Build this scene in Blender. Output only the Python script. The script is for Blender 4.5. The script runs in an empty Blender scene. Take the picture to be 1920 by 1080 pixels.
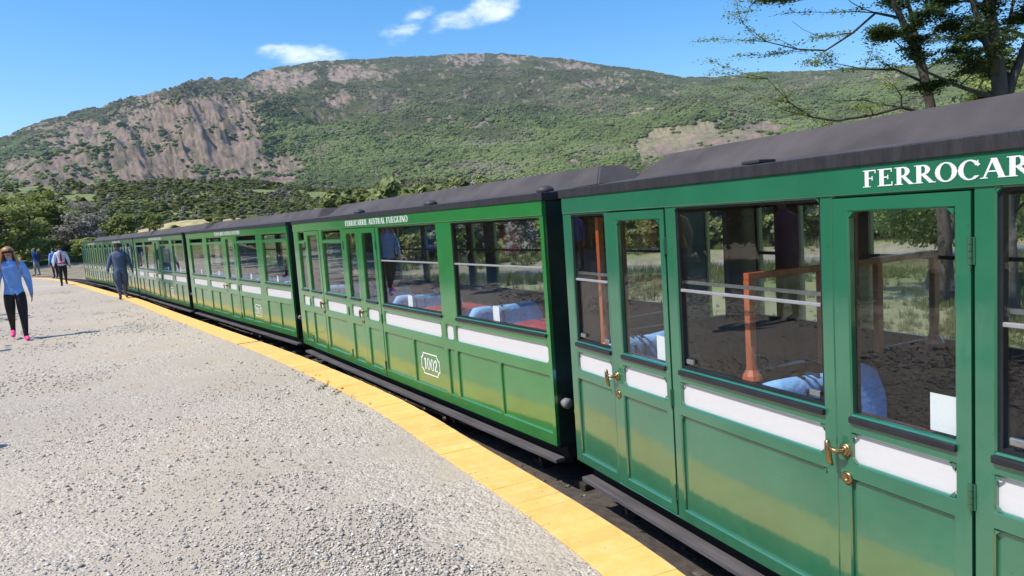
import bpy, bmesh, math, random
import numpy as np
from mathutils import Vector, Matrix, Quaternion

R = math.radians
rnd = random.Random(7)
rng = np.random.default_rng(11)
S = bpy.context.scene
COL = S.collection

# ---------------------------------------------------------------- camera, sky, sun, exposure
F_PX, PITCH, ROLL, CAM_H = 1340.0, math.atan(134.9 / 1340.0), math.atan(0.069), 1.66
fw = Vector((0, math.cos(PITCH), -math.sin(PITCH)))
rt = Vector((1, 0, 0)); up0 = rt.cross(fw)
ix = math.cos(ROLL) * rt - math.sin(ROLL) * up0
iy = math.sin(ROLL) * rt + math.cos(ROLL) * up0
cam = bpy.data.cameras.new('camera'); co = bpy.data.objects.new('camera', cam); COL.objects.link(co)
cam.sensor_width = 36; cam.lens = F_PX / 1920 * 36; cam.clip_start = .05; cam.clip_end = 12000
M = Matrix((ix, iy, -fw)).transposed().to_4x4(); M.translation = (0, 0, CAM_H)
co.matrix_world = M; S.camera = co

SUN_EL = 54.0
SUN_DIR = Vector((-.923, -.385, 0)).normalized() * math.cos(R(SUN_EL)) + Vector((0, 0, math.sin(R(SUN_EL))))
sl = bpy.data.lights.new('sun', 'SUN'); so = bpy.data.objects.new('sun', sl); COL.objects.link(so)
sl.energy = 3.6; sl.angle = R(.53); sl.color = (1, .955, .88)
so.rotation_euler = SUN_DIR.to_track_quat('Z', 'Y').to_euler()
W = bpy.data.worlds.new('World'); S.world = W; W.use_nodes = True
nt = W.node_tree; nt.nodes.clear()
def N(t, ty, **kw):
    n = t.nodes.new(ty)
    for k, v in kw.items():
        if k.startswith('i_'):
            n.inputs[k[2:].replace('_', ' ')].default_value = v
        else: setattr(n, k, v)
    return n
def world_nodes():
    L = nt.links.new
    out = N(nt, 'ShaderNodeOutputWorld'); bg = N(nt, 'ShaderNodeBackground')
    sky = N(nt, 'ShaderNodeTexSky'); sky.sky_type = 'NISHITA'; sky.sun_disc = False
    sky.sun_elevation = R(SUN_EL); sky.sun_rotation = R(247.4)
    sky.air_density = 1.0; sky.dust_density = .6; sky.ozone_density = 2.4; sky.altitude = 0
    bg.inputs['Strength'].default_value = .135
    tc = N(nt, 'ShaderNodeTexCoord')
    hs = N(nt, 'ShaderNodeHueSaturation'); hs.inputs['Saturation'].default_value = 1.42; hs.inputs['Value'].default_value = 1.1
    L(sky.outputs[0], hs.inputs['Color'])
    # small fair weather clouds: noise-broken puffs at given bearings
    nz = N(nt, 'ShaderNodeTexNoise'); nz.inputs['Scale'].default_value = 26; nz.inputs['Detail'].default_value = 9; nz.inputs['Roughness'].default_value = .62
    mp = N(nt, 'ShaderNodeMapping'); mp.inputs['Scale'].default_value = (1, 1, 2.2)
    L(tc.outputs['Generated'], mp.inputs[0]); L(mp.outputs[0], nz.inputs[0])
    sep = N(nt, 'ShaderNodeSeparateXYZ'); L(tc.outputs['Generated'], sep.inputs[0])
    at = N(nt, 'ShaderNodeMath', operation='ARCTAN2'); L(sep.outputs[0], at.inputs[0]); L(sep.outputs[1], at.inputs[1])
    as_ = N(nt, 'ShaderNodeMath', operation='ARCSINE'); L(sep.outputs[2], as_.inputs[0])
    total = None
    for az, el, ra, re, sl_, st in ((-14.6, 12.85, 3.6, .85, -.05, .95), (-16.6, 13.25, 1.6, .45, -.02, .7), (-6.9, 14.5, 2.4, .9, .3, .72), (-5.6, 15.6, 1.3, .8, .3, .7), (-2.0, 15.1, 4.6, .85, .13, .8), (-.2, 15.6, 2.4, 1.1, .12, 1.05), (-12.2, 18.6, 3, .5, 0, .35), (4.8, 15.6, 1.0, .5, -.4, .3),
                                (-70, 24, 9, 3.2, .05, .9), (-118, 17, 12, 2.6, 0, .9), (150, 22, 10, 3, 0, .9), (75, 26, 8, 2.6, 0, .8)):
        dx = N(nt, 'ShaderNodeMath', operation='SUBTRACT'); L(at.outputs[0], dx.inputs[0]); dx.inputs[1].default_value = R(az)
        dy = N(nt, 'ShaderNodeMath', operation='SUBTRACT'); L(as_.outputs[0], dy.inputs[0]); dy.inputs[1].default_value = R(el)
        sk = N(nt, 'ShaderNodeMath', operation='MULTIPLY_ADD'); L(dx.outputs[0], sk.inputs[0]); sk.inputs[1].default_value = -sl_; L(dy.outputs[0], sk.inputs[2])
        q = N(nt, 'ShaderNodeMath', operation='DIVIDE'); L(dx.outputs[0], q.inputs[0]); q.inputs[1].default_value = R(ra)
        q2 = N(nt, 'ShaderNodeMath', operation='MULTIPLY'); L(q.outputs[0], q2.inputs[0]); L(q.outputs[0], q2.inputs[1])
        p = N(nt, 'ShaderNodeMath', operation='DIVIDE'); L(sk.outputs[0], p.inputs[0]); p.inputs[1].default_value = R(re)
        p2 = N(nt, 'ShaderNodeMath', operation='MULTIPLY_ADD'); L(p.outputs[0], p2.inputs[0]); L(p.outputs[0], p2.inputs[1]); L(q2.outputs[0], p2.inputs[2])
        e = N(nt, 'ShaderNodeMapRange'); L(p2.outputs[0], e.inputs[0]); e.inputs[1].default_value = 0; e.inputs[2].default_value = 1.6; e.inputs[3].default_value = st; e.inputs[4].default_value = 0
        if total is None: total = e.outputs[0]
        else:
            mx = N(nt, 'ShaderNodeMath', operation='MAXIMUM'); L(total, mx.inputs[0]); L(e.outputs[0], mx.inputs[1]); total = mx.outputs[0]
    ad = N(nt, 'ShaderNodeMath', operation='MULTIPLY_ADD'); L(nz.outputs[0], ad.inputs[0]); ad.inputs[1].default_value = 1.7; ad.inputs[2].default_value = -1.16
    s2 = N(nt, 'ShaderNodeMath', operation='ADD'); L(total, s2.inputs[0]); L(ad.outputs[0], s2.inputs[1])
    m2 = N(nt, 'ShaderNodeMapRange', interpolation_type='SMOOTHSTEP'); L(s2.outputs[0], m2.inputs[0]); m2.inputs[1].default_value = 0.0; m2.inputs[2].default_value = 1.15
    lim = N(nt, 'ShaderNodeMath', operation='GREATER_THAN'); L(total, lim.inputs[0]); lim.inputs[1].default_value = .001
    m3 = N(nt, 'ShaderNodeMath', operation='MULTIPLY'); L(m2.outputs[0], m3.inputs[0]); L(lim.outputs[0], m3.inputs[1])
    mix = N(nt, 'ShaderNodeMix', data_type='RGBA'); L(m3.outputs[0], mix.inputs[0]); L(hs.outputs[0], mix.inputs[6]); mix.inputs[7].default_value = (7.2, 7.6, 8.2, 1)
    L(mix.outputs[2], bg.inputs[0]); L(bg.outputs[0], out.inputs[0])
world_nodes()
S.view_settings.view_transform = 'Standard'; S.view_settings.look = 'None'
S.view_settings.exposure = 0.52; S.view_settings.gamma = 1.0
S.view_settings.use_curve_mapping = False
S.render.engine = 'CYCLES'
S.cycles.use_denoising = True
S.cycles.max_bounces = 10; S.cycles.transparent_max_bounces = 24; S.cycles.glossy_bounces = 4; S.cycles.diffuse_bounces = 3
S.cycles.caustics_reflective = False; S.cycles.caustics_refractive = False

# ---------------------------------------------------------------- mesh helper
class MB:
    def __init__(s): s.v = []; s.f = []; s.m = []
    def add(s, vs, fs, mi=0):
        o = len(s.v); s.v += [tuple(p) for p in vs]; s.f += [tuple(i + o for i in f) for f in fs]; s.m += [mi] * len(fs)
    def box(s, x0, x1, y0, y1, z0, z1, mi=0, bev=0.0):
        if bev <= 0:
            s.add([(x0, y0, z0), (x1, y0, z0), (x1, y1, z0), (x0, y1, z0), (x0, y0, z1), (x1, y0, z1), (x1, y1, z1), (x0, y1, z1)],
                  [(0, 3, 2, 1), (4, 5, 6, 7), (0, 1, 5, 4), (1, 2, 6, 5), (2, 3, 7, 6), (3, 0, 4, 7)], mi); return
        bm = bmesh.new(); bmesh.ops.create_cube(bm, size=1)
        for v in bm.verts: v.co = Vector(((x0 + x1) / 2 + v.co.x * (x1 - x0), (y0 + y1) / 2 + v.co.y * (y1 - y0), (z0 + z1) / 2 + v.co.z * (z1 - z0)))
        bmesh.ops.bevel(bm, geom=bm.edges[:], offset=bev, segments=2, affect='EDGES', profile=.5)
        s.bm(bm, mi)
    def bm(s, bm, mi=0):
        bm.verts.index_update(); s.add([v.co[:] for v in bm.verts], [[v.index for v in f.verts] for f in bm.faces], mi); bm.free()
    def tube(s, pts, r, n=8, mi=0, cap=True):
        pts = [Vector(p) for p in pts]; rs = r if hasattr(r, '__len__') else [r] * len(pts)
        rings = []; ref = Vector((0, 0, 1))
        for i, p in enumerate(pts):
            d = (pts[min(i + 1, len(pts) - 1)] - pts[max(i - 1, 0)])
            d = d.normalized() if d.length > 1e-9 else Vector((0, 0, 1))
            a = d.cross(ref)
            if a.length < .05: a = d.cross(Vector((1, 0, 0)))
            a.normalize(); b = d.cross(a)
            ref = a.cross(d)
            rings.append([p + (a * math.cos(2 * math.pi * k / n) + b * math.sin(2 * math.pi * k / n)) * rs[i] for k in range(n)])
        vs = [q for rg in rings for q in rg]; fs = []
        for i in range(len(pts) - 1):
            for k in range(n): fs.append((i * n + k, i * n + (k + 1) % n, (i + 1) * n + (k + 1) % n, (i + 1) * n + k))
        if cap: fs.append(tuple(range(n))[::-1]); fs.append(tuple(range((len(pts) - 1) * n, len(pts) * n)))
        s.add(vs, fs, mi)
    def lathe(s, prof, c, axis='z', n=16, mi=0):
        vs = []; fs = []
        for (r, h) in prof:
            for k in range(n):
                a = 2 * math.pi * k / n; u, w = r * math.cos(a), r * math.sin(a)
                p = {'z': (u, w, h), 'y': (u, h, w), 'x': (h, u, w)}[axis]
                vs.append((c[0] + p[0], c[1] + p[1], c[2] + p[2]))
        for i in range(len(prof) - 1):
            for k in range(n): fs.append((i * n + k, i * n + (k + 1) % n, (i + 1) * n + (k + 1) % n, (i + 1) * n + k))
        s.add(vs, fs, mi)
    def mesh(s, name, mats, smooth=False):
        me = bpy.data.meshes.new(name); me.from_pydata(s.v, [], s.f)
        for m in (mats if isinstance(mats, (list, tuple)) else [mats]): me.materials.append(m)
        me.polygons.foreach_set('material_index', s.m)
        if smooth: me.polygons.foreach_set('use_smooth', [True] * len(s.f))
        me.update(); return me
    def obj(s, name, mats, parent=None, smooth=False, fixn=True):
        me = s.mesh(name, mats, smooth)
        if fixn:
            bm = bmesh.new(); bm.from_mesh(me); bmesh.ops.recalc_face_normals(bm, faces=bm.faces); bm.to_mesh(me); bm.free()
        return link(name, me, parent)
def link(name, me, parent=None):
    o = bpy.data.objects.new(name, me); COL.objects.link(o)
    if parent is not None: o.parent = parent
    return o
def tag(o, label=None, cat=None, group=None, kind=None):
    if label: o['label'] = label
    if cat: o['category'] = cat
    if group: o['group'] = group
    if kind: o['kind'] = kind
    return o
def empty(name, loc, rz=0.0):
    o = bpy.data.objects.new(name, None); COL.objects.link(o); o.location = loc; o.rotation_euler = (0, 0, rz); o.empty_display_size = .2
    return o
def copy_tree(o, parent=None):
    c = o.copy(); COL.objects.link(c); c.parent = parent
    for ch in list(o.children): copy_tree(ch, c)
    return c

# ---------------------------------------------------------------- materials
def newmat(name):
    m = bpy.data.materials.new(name); m.use_nodes = True; t = m.node_tree; t.nodes.clear()
    out = N(t, 'ShaderNodeOutputMaterial'); b = N(t, 'ShaderNodeBsdfPrincipled'); t.links.new(b.outputs[0], out.inputs[0])
    return m, t, b, out
def ramp(t, stops):
    r = N(t, 'ShaderNodeValToRGB'); cr = r.color_ramp
    cr.elements[0].position = stops[0][0]; cr.elements[0].color = tuple(stops[0][1]) + (1,)
    cr.elements[1].position = stops[-1][0]; cr.elements[1].color = tuple(stops[-1][1]) + (1,)
    for p, c in stops[1:-1]:
        e = cr.elements.new(p); e.color = tuple(c) + (1,)
    return r
def simple(name, col, rough=.5, metal=0.0, var=.12, scale=8, bump=0.0, bscale=60, coat=0.0, crough=.05, spec=.5, coords='Object', stretch=None):
    m, t, b, out = newmat(name); L = t.links.new
    tc = N(t, 'ShaderNodeTexCoord'); src = tc.outputs[coords]
    if stretch:
        mp = N(t, 'ShaderNodeMapping'); mp.inputs['Scale'].default_value = stretch; L(src, mp.inputs[0]); src = mp.outputs[0]
    nz = N(t, 'ShaderNodeTexNoise'); nz.inputs['Scale'].default_value = scale; nz.inputs['Detail'].default_value = 5; L(src, nz.inputs[0])
    lo = [max(0, c * (1 - var)) for c in col]; hi = [c * (1 + var) for c in col]
    rp = ramp(t, [(.3, lo), (.7, hi)]); L(nz.outputs[0], rp.inputs[0]); L(rp.outputs[0], b.inputs['Base Color'])
    b.inputs['Roughness'].default_value = rough; b.inputs['Metallic'].default_value = metal
    b.inputs['Coat Weight'].default_value = coat; b.inputs['Coat Roughness'].default_value = crough
    b.inputs['Specular IOR Level'].default_value = spec
    if bump:
        n2 = N(t, 'ShaderNodeTexNoise'); n2.inputs['Scale'].default_value = bscale; n2.inputs['Detail'].default_value = 4; L(src, n2.inputs[0])
        bp = N(t, 'ShaderNodeBump'); bp.inputs['Strength'].default_value = bump; bp.inputs['Distance'].default_value = .01
        L(n2.outputs[0], bp.inputs['Height']); L(bp.outputs[0], b.inputs['Normal'])
        if coat: L(bp.outputs[0], b.inputs['Coat Normal'])
    return m
def paint(name, col):
    m, t, b, out = newmat(name); L = t.links.new
    tc = N(t, 'ShaderNodeTexCoord')
    nz = N(t, 'ShaderNodeTexNoise'); nz.inputs['Scale'].default_value = 3.5; nz.inputs['Detail'].default_value = 6; L(tc.outputs['Object'], nz.inputs[0])
    rp = ramp(t, [(.3, [c * .9 for c in col]), (.7, [c * 1.1 for c in col])]); L(nz.outputs[0], rp.inputs[0])
    # dust carried up from the track, thicker towards the sill, plus chipped specks
    sep = N(t, 'ShaderNodeSeparateXYZ'); L(tc.outputs['Object'], sep.inputs[0])
    mr = N(t, 'ShaderNodeMapRange'); L(sep.outputs[2], mr.inputs[0]); mr.inputs[1].default_value = .1; mr.inputs[2].default_value = .5; mr.inputs[3].default_value = .2; mr.inputs[4].default_value = .02
    n3 = N(t, 'ShaderNodeTexNoise'); n3.inputs['Scale'].default_value = 14; n3.inputs['Detail'].default_value = 8; L(tc.outputs['Object'], n3.inputs[0])
    ml = N(t, 'ShaderNodeMath', operation='MULTIPLY'); L(mr.outputs[0], ml.inputs[0]); L(n3.outputs[0], ml.inputs[1])
    mix = N(t, 'ShaderNodeMix', data_type='RGBA'); L(ml.outputs[0], mix.inputs[0]); L(rp.outputs[0], mix.inputs[6]); mix.inputs[7].default_value = (.3, .26, .2, 1)
    vo = N(t, 'ShaderNodeTexVoronoi'); vo.inputs['Scale'].default_value = 16; L(tc.outputs['Object'], vo.inputs[0])
    lt = N(t, 'ShaderNodeMath', operation='LESS_THAN'); L(vo.outputs['Distance'], lt.inputs[0]); lt.inputs[1].default_value = .045
    mix2 = N(t, 'ShaderNodeMix', data_type='RGBA'); L(lt.outputs[0], mix2.inputs[0]); L(mix.outputs[2], mix2.inputs[6]); mix2.inputs[7].default_value = (.05, .06, .045, 1)
    L(mix2.outputs[2], b.inputs['Base Color'])
    b.inputs['Roughness'].default_value = .34; b.inputs['Coat Weight'].default_value = 1.0; b.inputs['Coat Roughness'].default_value = .085; b.inputs['Coat IOR'].default_value = 1.9
    n2 = N(t, 'ShaderNodeTexNoise'); n2.inputs['Scale'].default_value = 38; n2.inputs['Detail'].default_value = 3
    mp = N(t, 'ShaderNodeMapping'); mp.inputs['Scale'].default_value = (1, 1, .35); L(tc.outputs['Object'], mp.inputs[0]); L(mp.outputs[0], n2.inputs[0])
    bp = N(t, 'ShaderNodeBump'); bp.inputs['Strength'].default_value = .05; bp.inputs['Distance'].default_value = .01
    L(n2.outputs[0], bp.inputs['Height']); L(bp.outputs[0], b.inputs['Normal']); L(bp.outputs[0], b.inputs['Coat Normal'])
    return m
def glassmat(name, tint=(.975, .985, .98)):
    m = bpy.data.materials.new(name); m.use_nodes = True; t = m.node_tree; t.nodes.clear(); L = t.links.new
    out = N(t, 'ShaderNodeOutputMaterial'); mx = N(t, 'ShaderNodeMixShader')
    tr = N(t, 'ShaderNodeBsdfTransparent'); tr.inputs[0].default_value = tint + (1,)
    gl = N(t, 'ShaderNodeBsdfGlossy'); gl.inputs['Roughness'].default_value = .004; gl.inputs[0].default_value = (1, 1, 1, 1)
    geo = N(t, 'ShaderNodeNewGeometry'); mi = N(t, 'ShaderNodeMix', data_type='FLOAT')
    mi.inputs[2].default_value = 1.46; mi.inputs[3].default_value = 1 / 1.46
    L(geo.outputs['Backfacing'], mi.inputs[0])
    fr = N(t, 'ShaderNodeFresnel'); L(mi.outputs[0], fr.inputs[0])
    # faint wipe marks and dust film
    tc = N(t, 'ShaderNodeTexCoord'); nz = N(t, 'ShaderNodeTexNoise'); nz.inputs['Scale'].default_value = 5; nz.inputs['Detail'].default_value = 6; L(tc.outputs['Object'], nz.inputs[0])
    df = N(t, 'ShaderNodeBsdfDiffuse'); df.inputs[0].default_value = (.5, .5, .48, 1)
    mr = N(t, 'ShaderNodeMapRange'); L(nz.outputs[0], mr.inputs[0]); mr.inputs[1].default_value = .35; mr.inputs[2].default_value = .8; mr.inputs[3].default_value = 0.0; mr.inputs[4].default_value = .009
    m0 = N(t, 'ShaderNodeMixShader'); L(mr.outputs[0], m0.inputs[0]); L(tr.outputs[0], m0.inputs[1]); L(df.outputs[0], m0.inputs[2])
    L(fr.outputs[0], mx.inputs[0]); L(m0.outputs[0], mx.inputs[1]); L(gl.outputs[0], mx.inputs[2]); L(mx.outputs[0], out.inputs[0])
    return m
def leafmat(name, cols, trans=.38, rough=.55):
    m, t, b, out = newmat(name); L = t.links.new
    oi = N(t, 'ShaderNodeObjectInfo'); geo = N(t, 'ShaderNodeNewGeometry')
    ad = N(t, 'ShaderNodeMath', operation='ADD'); L(oi.outputs['Random'], ad.inputs[0]); L(geo.outputs['Random Per Island'], ad.inputs[1])
    hf = N(t, 'ShaderNodeMath', operation='MULTIPLY'); L(ad.outputs[0], hf.inputs[0]); hf.inputs[1].default_value = .5
    rp = ramp(t, [(i / (len(cols) - 1), c) for i, c in enumerate(cols)]); L(hf.outputs[0], rp.inputs[0]); L(rp.outputs[0], b.inputs['Base Color'])
    b.inputs['Roughness'].default_value = rough; b.inputs['Specular IOR Level'].default_value = .3
    tl = N(t, 'ShaderNodeBsdfTranslucent'); L(rp.outputs[0], tl.inputs[0])
    mx = N(t, 'ShaderNodeMixShader'); mx.inputs[0].default_value = trans; L(b.outputs[0], mx.inputs[1]); L(tl.outputs[0], mx.inputs[2]); L(mx.outputs[0], out.inputs[0])
    return m

G1 = paint('teal_green_paint', (.016, .153, .074)); G2 = paint('bright_green_paint', (.020, .20, .038)); G3 = paint('deep_green_paint', (.024, .16, .055))
WHITE = simple('white_panel_paint', (.66, .64, .64), .45, var=.02, scale=30, bump=.0, bscale=90, coat=.3, stretch=(1, 1, 3))
LETTER = simple('white_lettering', (.8, .8, .78), .45, var=.03)
BLACK = simple('black_rubber', (.018, .018, .022), .38, var=.2, scale=20, bump=.1)
UNDER = simple('underframe_black', (.012, .011, .011), .6, var=.3, scale=6)
BOARD = simple('weathered_step_board', (.10, .088, .088), .7, var=.3, scale=9, bump=.4, bscale=40, stretch=(.3, 3, 3))
ROOF = simple('grey_roof_felt', (.070, .057, .054), .85, var=.3, scale=4, bump=.6, bscale=16)
FASCIA = simple('dark_roof_edge', (.022, .019, .020), .6, var=.4, scale=14, bump=.3, bscale=50, stretch=(3, 3, .5))
VENT = simple('dark_vent_metal', (.045, .04, .04), .6, var=.3)
WOODO = simple('varnished_orange_wood', (.42, .095, .024), .3, var=.25, scale=14, coat=.5, crough=.12, stretch=(1, 1, .15))
WOODD = simple('dark_brown_wood', (.085, .024, .009), .35, var=.3, scale=14, coat=.4, crough=.12, stretch=(1, 1, .15))
CEIL = simple('brown_ceiling', (.028, .016, .011), .6)
FLOORM = simple('dark_floor', (.018, .015, .013), .7)
BLUE = simple('light_blue_upholstery', (.22, .46, .85), .75, var=.2, scale=12, bump=.6, bscale=30)
NAVY = simple('navy_band', (.015, .022, .05), .6)
RED = simple('dark_red_cloth', (.28, .02, .05), .8, var=.2, scale=10, bump=.5, bscale=18)
BRASS = simple('worn_brass', (.37, .26, .125), .36, metal=1, var=.15, scale=40)
STEEL = simple('dull_steel', (.55, .54, .52), .35, metal=1, var=.15, scale=50)
ALU = simple('pale_sash_bar', (.30, .29, .30), .5, var=.08, scale=30)
CARD = simple('white_card', (.8, .82, .83), .6, var=.02)
HINGE = simple('green_hinge', (.03, .11, .06), .4, coat=.4)
RAILM = simple('rusty_rail', (.09, .055, .04), .5, metal=.6, var=.3, scale=30)
SLEEPER = simple('tarred_sleeper', (.035, .028, .022), .8, var=.3, scale=20, bump=.5)
CONC = simple('grey_concrete', (.36, .31, .25), .85, var=.2, scale=10, bump=.5)
GLASS = glassmat('window_glass')

# ---------------------------------------------------------------- noise (numpy)
def _h(ix_, iy_, sd):
    n = (ix_.astype(np.int64) * 374761393 + iy_.astype(np.int64) * 668265263 + sd * 1274126177) & 0x7fffffff
    n = ((n ^ (n >> 13)) * 1274126177) & 0x7fffffff
    return ((n ^ (n >> 16)) & 0xffff) / 65535.0
def vnoise(x, y, sd=0):
    xi = np.floor(x); yi = np.floor(y); fx = x - xi; fy = y - yi; fx = fx * fx * (3 - 2 * fx); fy = fy * fy * (3 - 2 * fy)
    a = _h(xi, yi, sd); b = _h(xi + 1, yi, sd); c = _h(xi, yi + 1, sd); d = _h(xi + 1, yi + 1, sd)
    return (a * (1 - fx) + b * fx) * (1 - fy) + (c * (1 - fx) + d * fx) * fy
def fbm(x, y, o=5, sd=0, g=.5):
    s = 0; a = 1; t = 0
    for i in range(o):
        s = s + a * vnoise(x * 2 ** i, y * 2 ** i, sd + i * 17); t += a; a *= g
    return s / t
def smooth(a, b, x): t = np.clip((x - a) / (b - a), 0, 1); return t * t * (3 - 2 * t)

# ---------------------------------------------------------------- terrain
RIDGE = np.array([(-180, 6), (-120, 7), (-60, 5.5), (-42, 6.2), (-34.5, 7.03), (-31.4, 8.4), (-29.8, 8.88), (-28.8, 9.06), (-26.5, 9.55), (-24.7, 10.27), (-21.1, 11.06), (-19.3, 11.15), (-18.5, 11.4), (-16, 11.95), (-13.5, 12.3), (-7.4, 12.55), (-3, 12.5), (.4, 12.36), (5.4, 11.6), (11, 10.35), (14.2, 9.42), (18.8, 9.1), (22.5, 8.83), (28.6, 8.32), (36, 7.6), (50, 6.5), (90, 5), (180, 6)])
MID = np.array([(-180, 2.5), (-60, 3.6), (-36, 3.9), (-28, 4.0), (-20, 3.5), (-15, 2.7), (-11, 2.6), (-7, 3.0), (-2, 2.4), (5, 2.0), (15, 2.2), (25, 2.6), (40, 2.8), (180, 2.5)])
ROCKS = [(-21.4, 8.2, 3.2, 2.0, 1), (-24.0, 7.12, 4.4, 2.3, 1), (-26.6, 5.7, 4.3, 1.92, 1), (-29.1, 6.6, 2.6, 1.5, .9), (-31.4, 4.9, 3.0, 1.3, 1.), (-20.2, 5.7, 2.3, 2.2, 1.1), (-18.8, 4.46, 3.6, 1.3, 1), (-25.1, 9.87, 1.1, 0.33, .9), (-16.9, 11.08, 1.7, 0.6, 1.1), (-14.7, 11.43, 0.8, 0.38, 1), (-11.6, 11.63, 1.2, 0.6, 1.1), (-9.6, 11.38, 1.2, 0.5, 1), (-12.6, 9.53, 0.8, 0.5, 1), (-2.5, 12.13, 1.5, 0.33, .9), (1.2, 11.92, 0.8, 0.27, .9), (6.0, 11.15, 1.4, 0.28, .9), (11.3, 7.42, 1.3, 0.22, .9), (-1.4, 7.2, 1.4, 0.36, .7), (8.1, 9.57, 2.6, 0.4, .6), (-15.9, 2.92, 3.0, 0.86, .6), (-7.8, 3.88, 2.3, 0.6, .8), (-1, 3.9, 2.2, .45, .7), (15.2, 4.9, 4.2, 1.2, 1.3), (18.9, 5.0, 2.4, 0.8, 1.2), (12.4, 4.3, 2.0, .6, 1.1), (6.1, 4.4, 2.6, 0.3, .75), (27.9, 7.72, 1.1, 0.2, 1.)]
STRIP_OUT = [(1.9, -.6), (1.35, 1.0), (.98, 2.25), (.686, 3.06), (.40, 3.72), (.03, 4.45), (-.36, 5.2), (-.78, 6.02), (-1.32, 6.97), (-2.03, 8.1), (-3.1, 9.72), (-4.45, 11.64), (-7.45, 15.87), (-10.97, 20.9), (-13.2, 23.8), (-16.7, 28.5), (-21.2, 34.4), (-25.0, 38.9), (-29.0, 42.6), (-36, 47.5), (-46, 52)]
PZ = .09; PK = (CAM_H - PZ) / CAM_H      # platform height above the zero level
STRIP_OUT = [(a * PK, b * PK) for a, b in STRIP_OUT]
so_arr = np.array(STRIP_OUT)
RIVER = np.array([(-60, 46), (-30, 38), (-12, 31), (0, 28), (9.5, 24.8), (18, 23.0), (30, 22.5), (60, 30), (120, 30)])
def seg_dist(x, y, poly):
    d = np.full(np.shape(x), 1e9); side = np.zeros(np.shape(x))
    for (ax, ay), (bx, by) in zip(poly[:-1], poly[1:]):
        vx, vy = bx - ax, by - ay; l2 = vx * vx + vy * vy
        t = np.clip(((x - ax) * vx + (y - ay) * vy) / l2, 0, 1)
        px, py = x - (ax + t * vx), y - (ay + t * vy); dd = np.hypot(px, py)
        cr = vx * (y - ay) - vy * (x - ax)
        m = dd < d; d = np.where(m, dd, d); side = np.where(m, cr, side)
    return d, side
def terrain(x, y):
    x = np.asarray(x, float); y = np.asarray(y, float)
    r = np.hypot(x, y); az = np.degrees(np.arctan2(x, y))
    d, side = seg_dist(x, y, so_arr)
    right = side < 0
    z = np.where(right, -.28 - .12 * smooth(1.5, 6, d), -.28)
    nb = fbm(x / 7, y / 7, 4, 3) - .5
    z = z + np.where(right, nb * .5 * smooth(5, 14, r), 0)
    dr, _ = seg_dist(x, y, RIVER)
    z = z - .75 * (1 - smooth(1.6, 4.2, dr))
    # ground rising beyond the river and round the clearing
    z = z + smooth(40, 75, r) * ((fbm(x / 30, y / 30, 4, 5) - .35) * 3.5 + .6)
    # bank at the end of the platform
    mid = np.interp(az, MID[:, 0], MID[:, 1])
    rp = 330.0
    Hm = rp * np.tan(np.radians(mid)) + 1.0
    zm = Hm * smooth(.12, 1.0, r / rp) ** 1.15
    zm = np.where(r > rp, Hm * (1 - .35 * smooth(1, 2.0, r / rp)), zm)
    z = z + zm * (1 + .28 * (fbm(x / 60, y / 60, 5, 9) - .5)) 
    el = np.interp(az, RIDGE[:, 0], RIDGE[:, 1])
    rr = np.interp(az, [-180, -60, -34, -18, 0, 14, 30, 60, 180], [2500, 1900, 1900, 2100, 2400, 2200, 1900, 1800, 2500])
    H = rr * np.tan(np.radians(el)) + 1.66
    t = (r - 620) / (rr - 620)
    base = Hm * .65
    prof = np.clip(t, 0, 1) ** 1.12
    zz = base + (H - base) * prof
    steep = np.exp(-((az + 24) / 7) ** 2)
    rel = t * (1 - t) * 4 * (t > 0) * (t < 1)
    gully = np.abs(fbm(az / 1.9 + r / 260 + 50 + .8 * fbm(x / 200, y / 200, 3, 8), r / 420 - az / 5, 5, 21, .55) - .5) * 2
    zz = zz + rel * (fbm(x / 260, y / 260, 6, 31, .55) - .5) * 120 + rel * steep * (gully - .3) * 44
    rk_ = np.abs(fbm(x / 75, y / 75, 5, 141, .6) - .5) * 2
    rk2 = np.abs(fbm(x / 26, y / 26, 3, 151, .6) - .5) * 2
    zz = zz + smooth(.05, .3, t) * (.25 + steep) * ((.35 - rk_) * 30 + (.35 - rk2) * 18)
    zz = zz + rel * 38 * np.exp(-((az - 15.5) / 3.2) ** 2 - ((r - 1250) / 260) ** 2)
    zz = zz + smooth(.3, .9, t) * (fbm(x / 90, y / 90, 4, 41) - .5) * 9
    over = np.clip(r - rr, 0, None); zz = zz - over * .32
    w = smooth(0, .1, t)
    return np.maximum(z * (1 - w) + zz * w, -150.0)
def rockmask(x, y, z):
    r = np.hypot(x, y); az = np.degrees(np.arctan2(x, y)); el = np.degrees(np.arctan2(z - 1.66, r))
    wz = (fbm(az * 1.1 + 9, el * 1.6 + 4, 5, 77, .6) - .5)
    wx = (fbm(az * .9 + 70, el * 1.3 + 14, 5, 78, .6) - .5)
    m = np.zeros_like(r)
    for a, e, ra, re, s in ROCKS:
        q = ((az - a + wx * 2.2) / ra) ** 2 + ((el - e + wz * 1.6) / re) ** 2
        m = np.maximum(m, s * np.clip(1.75 - q, 0, 1))
    fine = fbm(az * 6, el * 9, 5, 91, .62)
    m = np.clip(m * 1.3 - .9 * smooth(.505, .43, fine) + (fine - .5) * .5 * (m > .05), 0, 1)
    sp = smooth(.62, .70, fbm(az * 2.3 + 200, el * 4.2, 5, 55, .6)) * .7
    return np.where(r > 600, np.maximum(m, sp), 0)
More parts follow.
